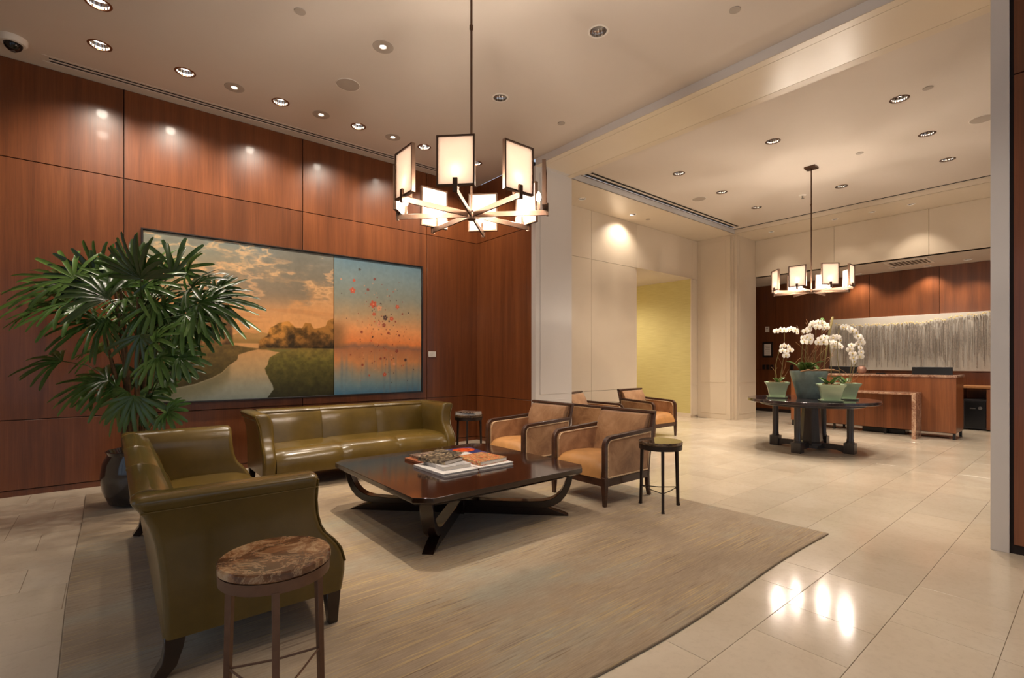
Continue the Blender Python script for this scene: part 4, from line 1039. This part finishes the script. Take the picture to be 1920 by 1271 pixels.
# big slate planter
t2 = orchid('potted_orchid', 'cluster of white orchids in the large slate blue planter', 8.08, 2.84, 0, 0, 0)
part('pot', MB().lathe([(.145, 0), (.155, .01), (.175, .10), (.205, .22), (.235, .33), (.25, .39), (.25, .41), (.238, .41), (.225, .37), (.01, .36)], 40), M['slate_pot'], t2)
part('bark', MB().lathe([(.226, .375), (.15, .40), (.01, .41)], 18), M['soil'], t2)
spray(t2, loc_(-.03, .40), loc_(.02, 1.05), -.04, [(-.04, 1.03, .04), (-.09, 1.0, .05), (.0, 1.09, .05), (.04, 1.12, .03), (.08, 1.06, .06)], 1.15)
spray(t2, loc_(.05, .40), loc_(.10, 1.10), .03, [(.10, 1.13, .04), (.15, 1.12, .05), (.20, 1.09, .05), (.24, 1.06, .03), (.17, 1.05, .06)], 1.15)
spray(t2, loc_(-.08, .40), loc_(-.10, .90, .05), -.03, [(-.15, .89, .06), (-.13, .84, .08), (-.08, .91, .07), (-.04, .88, .08), (-.02, .93, .05), (-.06, .84, .08)], 1.12)
spray(t2, loc_(.14, .40), loc_(.20, .92, .06), .02, [(.06, .83, .1), (.10, .88, .1), (.15, .90, .1), (.20, .89, .1), (.14, .83, .11), (.26, .86, .1), (.31, .83, .1), (.36, .80, .09), (.40, .77, .08), (.30, .78, .1), (.22, .83, .1)], 1.18)
for k in range(13): strap_leaf(t2, loc_(ro.uniform(-.14, .18), .39), (SR*ro.uniform(-1, 1) + SC_*ro.uniform(-.6, 1)).normalized(), ro.uniform(.18, .30), .042, .5)
for k in range(16): part('twig', MB().tube(curve(loc_(ro.uniform(-.12, .16), .40), loc_(ro.uniform(-.25, .42), ro.uniform(.6, 1.2)), ro.uniform(-.15, .15)), .003, 5), M['twig'], t2)
part('bamboo_pole', MB().tube([loc_(.22, .4), loc_(.29, .9), loc_(.33, 1.08), loc_(.36, 1.22)], [.008, .016, .017, .015], 8), M['stem'], t2)
part('moss_ball', MB().lathe([(.006, 1.14), (.03, 1.155), (.034, 1.175), (.02, 1.20), (.004, 1.205)], 12, tuple(loc_(.20, 0))), M['orchid_leaf'], t2)
part('moss_stem', MB().tube([loc_(.16, .4), loc_(.19, .8), loc_(.20, 1.15)], .004, 5), M['stem'], t2)
for k in range(4): part('driftwood', MB().tube([loc_(-.22 + .12*k, .405 + .01*k, .16), loc_(-.12 + .12*k, .425, .20), loc_(-.02 + .12*k, .41, .17)], [.008, .016, .006], 7), M['twig'], t2)
# front and right small pots
t3 = orchid('potted_orchid', 'leafy orchid in the celadon pot at the front of the round table', 7.66, 2.42, 0, 0, 0)
pot_holder(t3, square_pot)
for k in range(7): strap_leaf(t3, loc_(ro.uniform(-.05, .05), .215), (SR*ro.uniform(-1, 1) + SC_*ro.uniform(-.6, 1)).normalized(), ro.uniform(.16, .24), .034, .45)
part('stem', MB().tube(curve(loc_(0, .22), loc_(-.02, .80), .02), .005, 6), M['stem'], t3)
spray(t3, loc_(0, .22), loc_(-.03, .86), .02, [(-.01, .87, .05), (.04, .88, .05), (.08, .84, .05)], 1.1)
t4 = orchid('potted_orchid', 'drooping white orchid in the celadon pot at the right of the round table', 8.22, 2.40, 0, 0, 0)
pot_holder(t4, square_pot)
spray(t4, loc_(-.05, .22), loc_(-.10, 1.02), -.05, [(-.09, 1.04, .04), (-.04, 1.04, .04), (.0, 1.02, .05), (.04, .99, .05), (.09, .96, .05), (.12, .91, .05), (.16, .87, .04), (.18, .82, .03)], 1.12)
spray(t4, loc_(.02, .22), loc_(.08, .80), .03, [(.03, .78, .05), (.0, .72, .06), (.04, .66, .06), (.05, .60, .06), (.06, .55, .05)], 1.05)
spray(t4, loc_(.04, .22), loc_(.15, .82), .04, [(.13, .80, .04), (.15, .74, .05), (.16, .68, .05), (.15, .62, .05)], 1.05)
for k in range(4): strap_leaf(t4, loc_(ro.uniform(-.05, .05), .215), (SR*ro.uniform(-1, 1) + SC_*ro.uniform(-.6, 1)).normalized(), ro.uniform(.16, .24), .034, .5)
for k in range(4): part('twig', MB().tube(curve(loc_(ro.uniform(-.05, .05), .22), loc_(ro.uniform(-.1, .25), ro.uniform(.35, .5)), ro.uniform(-.08, .08)), .003, 5), M['twig'], t4)

# ================================================================== RECEPTION
t = thing('reception_desk', 'cherry wood reception desk with brown marble counter', 'desk', (10.75, 2.845, 0))
y0, y1 = -1.265, 1.265
for k in range(2):
    a = y0 + (y1 - y0)*k/2; part('front_panel', MB().box(0, .03, a + .001, a + (y1-y0)/2 - .001, .11, 1.03), M['desk_wood'], t, .001, 1)
part('end_panel', MB().box(.03, .64, y0, y0 + .03, .11, 1.03), M['desk_wood'], t, .001, 1)
part('end_panel', MB().box(.03, .64, y1 - .03, y1, .11, 1.03), M['desk_wood'], t, .001, 1)
part('work_surface', MB().box(.03, .64, y0 + .03, y1 - .03, .71, .745), M['desk_wood'], t)
part('bottom_panel', MB().box(.03, .62, y0 + .03, y1 - .03, .10, .13), M['black'], t)
part('counter_top', MB().box(-.02, .34, y0 - .015, y1 + .015, 1.03, 1.068), M['marble_desk'], t, .003, 1)
part('counter_end', MB().box(.34, .65, y0 - .015, y0 + .04, 1.03, 1.068), M['marble_desk'], t, .003, 1)
for yy in (y0 + .03, -.3, .5, y1 - .03):
    for xx in (.03, .58): part('foot', MB().box(xx, xx + .035, yy - .018, yy + .018, 0, .11), M['black_plastic'], t)
sh = part('marble_shelf', MB().box(-.40, -.001, -.82, .75, .735, .77), M['marble_desk'], t, .003, 1)
part('shelf_leg', MB().box(-.40, -.001, -.82, -.765, 0, .735), M['marble_desk'], sh, .003, 1)
part('shelf_leg', MB().box(-.40, -.001, .695, .75, 0, .735), M['marble_desk'], sh, .003, 1)
def monitor(label, y):
    t = thing('monitor', label, 'monitor', (11.17, y, .745), 0, 'monitors on the reception desk')
    part('housing', MB().box(-.025, .02, -.275, .275, .11, .455), M['black_plastic'], t, .006, 2)
    part('screen', MB().box(.02, .024, -.255, .255, .13, .435), M['glass_dark'], t)
    part('stand', MB().box(-.02, .02, -.03, .03, .008, .15), M['black_plastic'], t); part('base', MB().box(-.09, .09, -.12, .12, 0, .012), M['black_plastic'], t, .003, 1)
monitor('black monitor on the desk to the right of the orchids', 1.96); monitor('black monitor on the desk behind the orchids', 3.28)
o = part('vase', MB().lathe([(.035, 0), (.06, .02), (.075, .07), (.065, .12), (.04, .14), (.045, .15)], 24, (0, 0, 0)), M['copper'], None, loc=(10.9, 2.93, 1.068)); tag(o, 'small copper vase on the reception counter', 'vase')
o = part('card_holder', MB().box(-.03, .03, -.07, .07, 0, .006).box(-.03, -.025, -.07, .07, .006, .022), M['black_plastic'], None, loc=(10.86, 2.62, 1.068)); tag(o, 'small black card tray on the reception counter', 'tray')
# telephone at the left end
t = thing('telephone', 'black desk telephone at the left end behind the orchids', 'telephone', (11.15, 3.95, .745))
part('body', MB().prism([(-.09, 0), (.09, 0), (.09, .05), (-.09, .02)], 'y', -.1, .1), M['black_plastic'], t, .004, 1); part('handset', MB().box(-.08, .08, -.09, -.04, .05, .075), M['black_plastic'], t, .008, 2)
# items under the desk
t = thing('storage_box', 'low black box on the floor under the reception desk', 'box', (11.05, 2.6, 0)); part('body', MB().box(-.15, .15, -.32, .32, 0, .085), M['black_plastic'], t, .006, 1); part('lid', MB().box(-.155, .155, -.325, .325, .085, .095), M['safe'], t, .003, 1)
o = part('cable', MB().tube([(10.95, 1.7, .006), (11.0, 1.9, .008), (10.93, 2.05, .007), (11.02, 2.18, .007), (11.05, 2.27, .03)], .006, 6), M['black_plastic']); tag(o, 'black cable lying under the desk near its marble leg', 'cable')
o = part('cable', MB().tube([(10.95, 3.0, .006), (10.9, 3.2, .008), (10.98, 3.4, .007), (10.9, 3.7, .007), (11.0, 3.9, .006)], .006, 6), M['white_plastic']); tag(o, 'pale cable lying under the left half of the desk', 'cable')

# back counter with safe
t = thing('back_counter', 'oak topped back counter behind the desk at the right', 'counter', (12.88, 1.05, 0))
part('top', MB().box(-.3, .3, -1.4, .75, .79, .83), M['cred_top'], t, .003, 1)
part('cabinet', MB().box(-.28, .3, -1.4, .38, .02, .79), M['desk_wood'], t); part('side', MB().box(-.28, .3, .72, .75, 0, .79), M['desk_wood'], t)
part('cabinet_door', MB().box(-.295, -.28, -.2, .37, .06, .77), M['desk_wood'], t, .002, 1)
t = thing('safe', 'charcoal floor safe under the back counter', 'safe', (12.86, 1.60, 0))
part('body', MB().box(-.22, .24, -.19, .16, .02, .58), M['safe'], t, .006, 2); part('door', MB().box(-.235, -.22, -.16, .13, .06, .54), M['black_plastic'], t, .003, 1)
part('handle', MB().box(-.255, -.235, -.02, .06, .40, .42), M['steel'], t); part('dial', MB().lathe([(.03, 0), (.03, .02), (.004, .022)], 16), M['steel'], t, loc=(-.235, -.08, .42), rot=(0, -PI/2, 0))

# relief artwork on the reception wall
t = thing('wall_relief', 'wide silver artwork of hanging strands on the reception wall', 'artwork', (13.2, 2.35, 1.69))
part('board', MB().box(-.04, 0, -1.82, 1.82, -.585, .59), M['art_board'], t, .002, 1)
ra = random.Random(4); b = MB(); g = MB()
topz = lambda y: np.interp(y, [.6, 1.45, 1.8, 2.4, 2.95, 3.6, 4.05], [2.30, 2.25, 2.19, 2.12, 2.09, 2.11, 2.15]) - 1.69
for k in range(330):
    y = .66 + 3.4*(k + ra.uniform(-1.5, 1.5))/330; tz = float(topz(y)) + ra.uniform(-.03, .02); q = ra.uniform(.006, .03)
    z0 = tz - (ra.uniform(.0, .4) if ra.random() < .6 else 0); ln = ra.uniform(.25, .85); z1 = max(-.52, z0 - ln); w_ = ra.uniform(.002, .0055)
    yy = y - 2.35; b.box(-.04 - q - .006, -.04 - q, yy - w_, yy + w_, z1, z0)
    if k % 3 == 0: g.lathe([(.002, -.008), (.014, -.006), (.014, .010), (.002, .018)], 6, (-.07, yy, tz + ra.uniform(-.01, .025)))
part('strands', b, M['strand'], t, smooth=0, stuff=True); part('gilded_tips', g, M['gold'], t, stuff=True)
# notice frame, thermostat and switches at the left of the reception wall
t = thing('framed_notice', 'framed white notice on the walnut wall left of the reception', 'picture frame', (13.2, 5.6, 1.6))
part('frame', MB().box(-.02, 0, -.13, .13, -.2, .2), M['frame_black'], t, .003, 1); part('paper', MB().box(-.0225, -.02, -.085, .085, -.15, .15), M['white_plastic'], t)
for k in range(5): part('text_line', MB().box(-.0232, -.0224, -.06, .06 - .02*(k % 2), .09 - .045*k, .10 - .045*k), M['grille'], t)
t = thing('thermostat', 'white thermostat box above the framed notice', 'thermostat', (13.2, 5.61, 2.13)); part('case', MB().box(-.03, 0, -.045, .045, -.07, .07), M['white_plastic'], t, .005, 2); part('display', MB().box(-.032, -.03, -.025, .025, .01, .04), M['grille'], t)
for k, y in enumerate((5.70, 5.60, 5.50, 5.02)):
    t = thing('switch_plate', 'dark switch plate on the reception wall, ' + ['leftmost of three below the notice', 'middle of three below the notice', 'rightmost of three below the notice', 'alone to the right, above the telephone'][k], 'switch', (13.2, y, 1.15), 0, 'switch plates')
    part('plate', MB().box(-.008, 0, -.04, .04, -.06, .06), M['frame_black'], t, .002, 1); part('rocker', MB().box(-.012, -.008, -.015, .015, -.03, .03), M['black_plastic'], t)
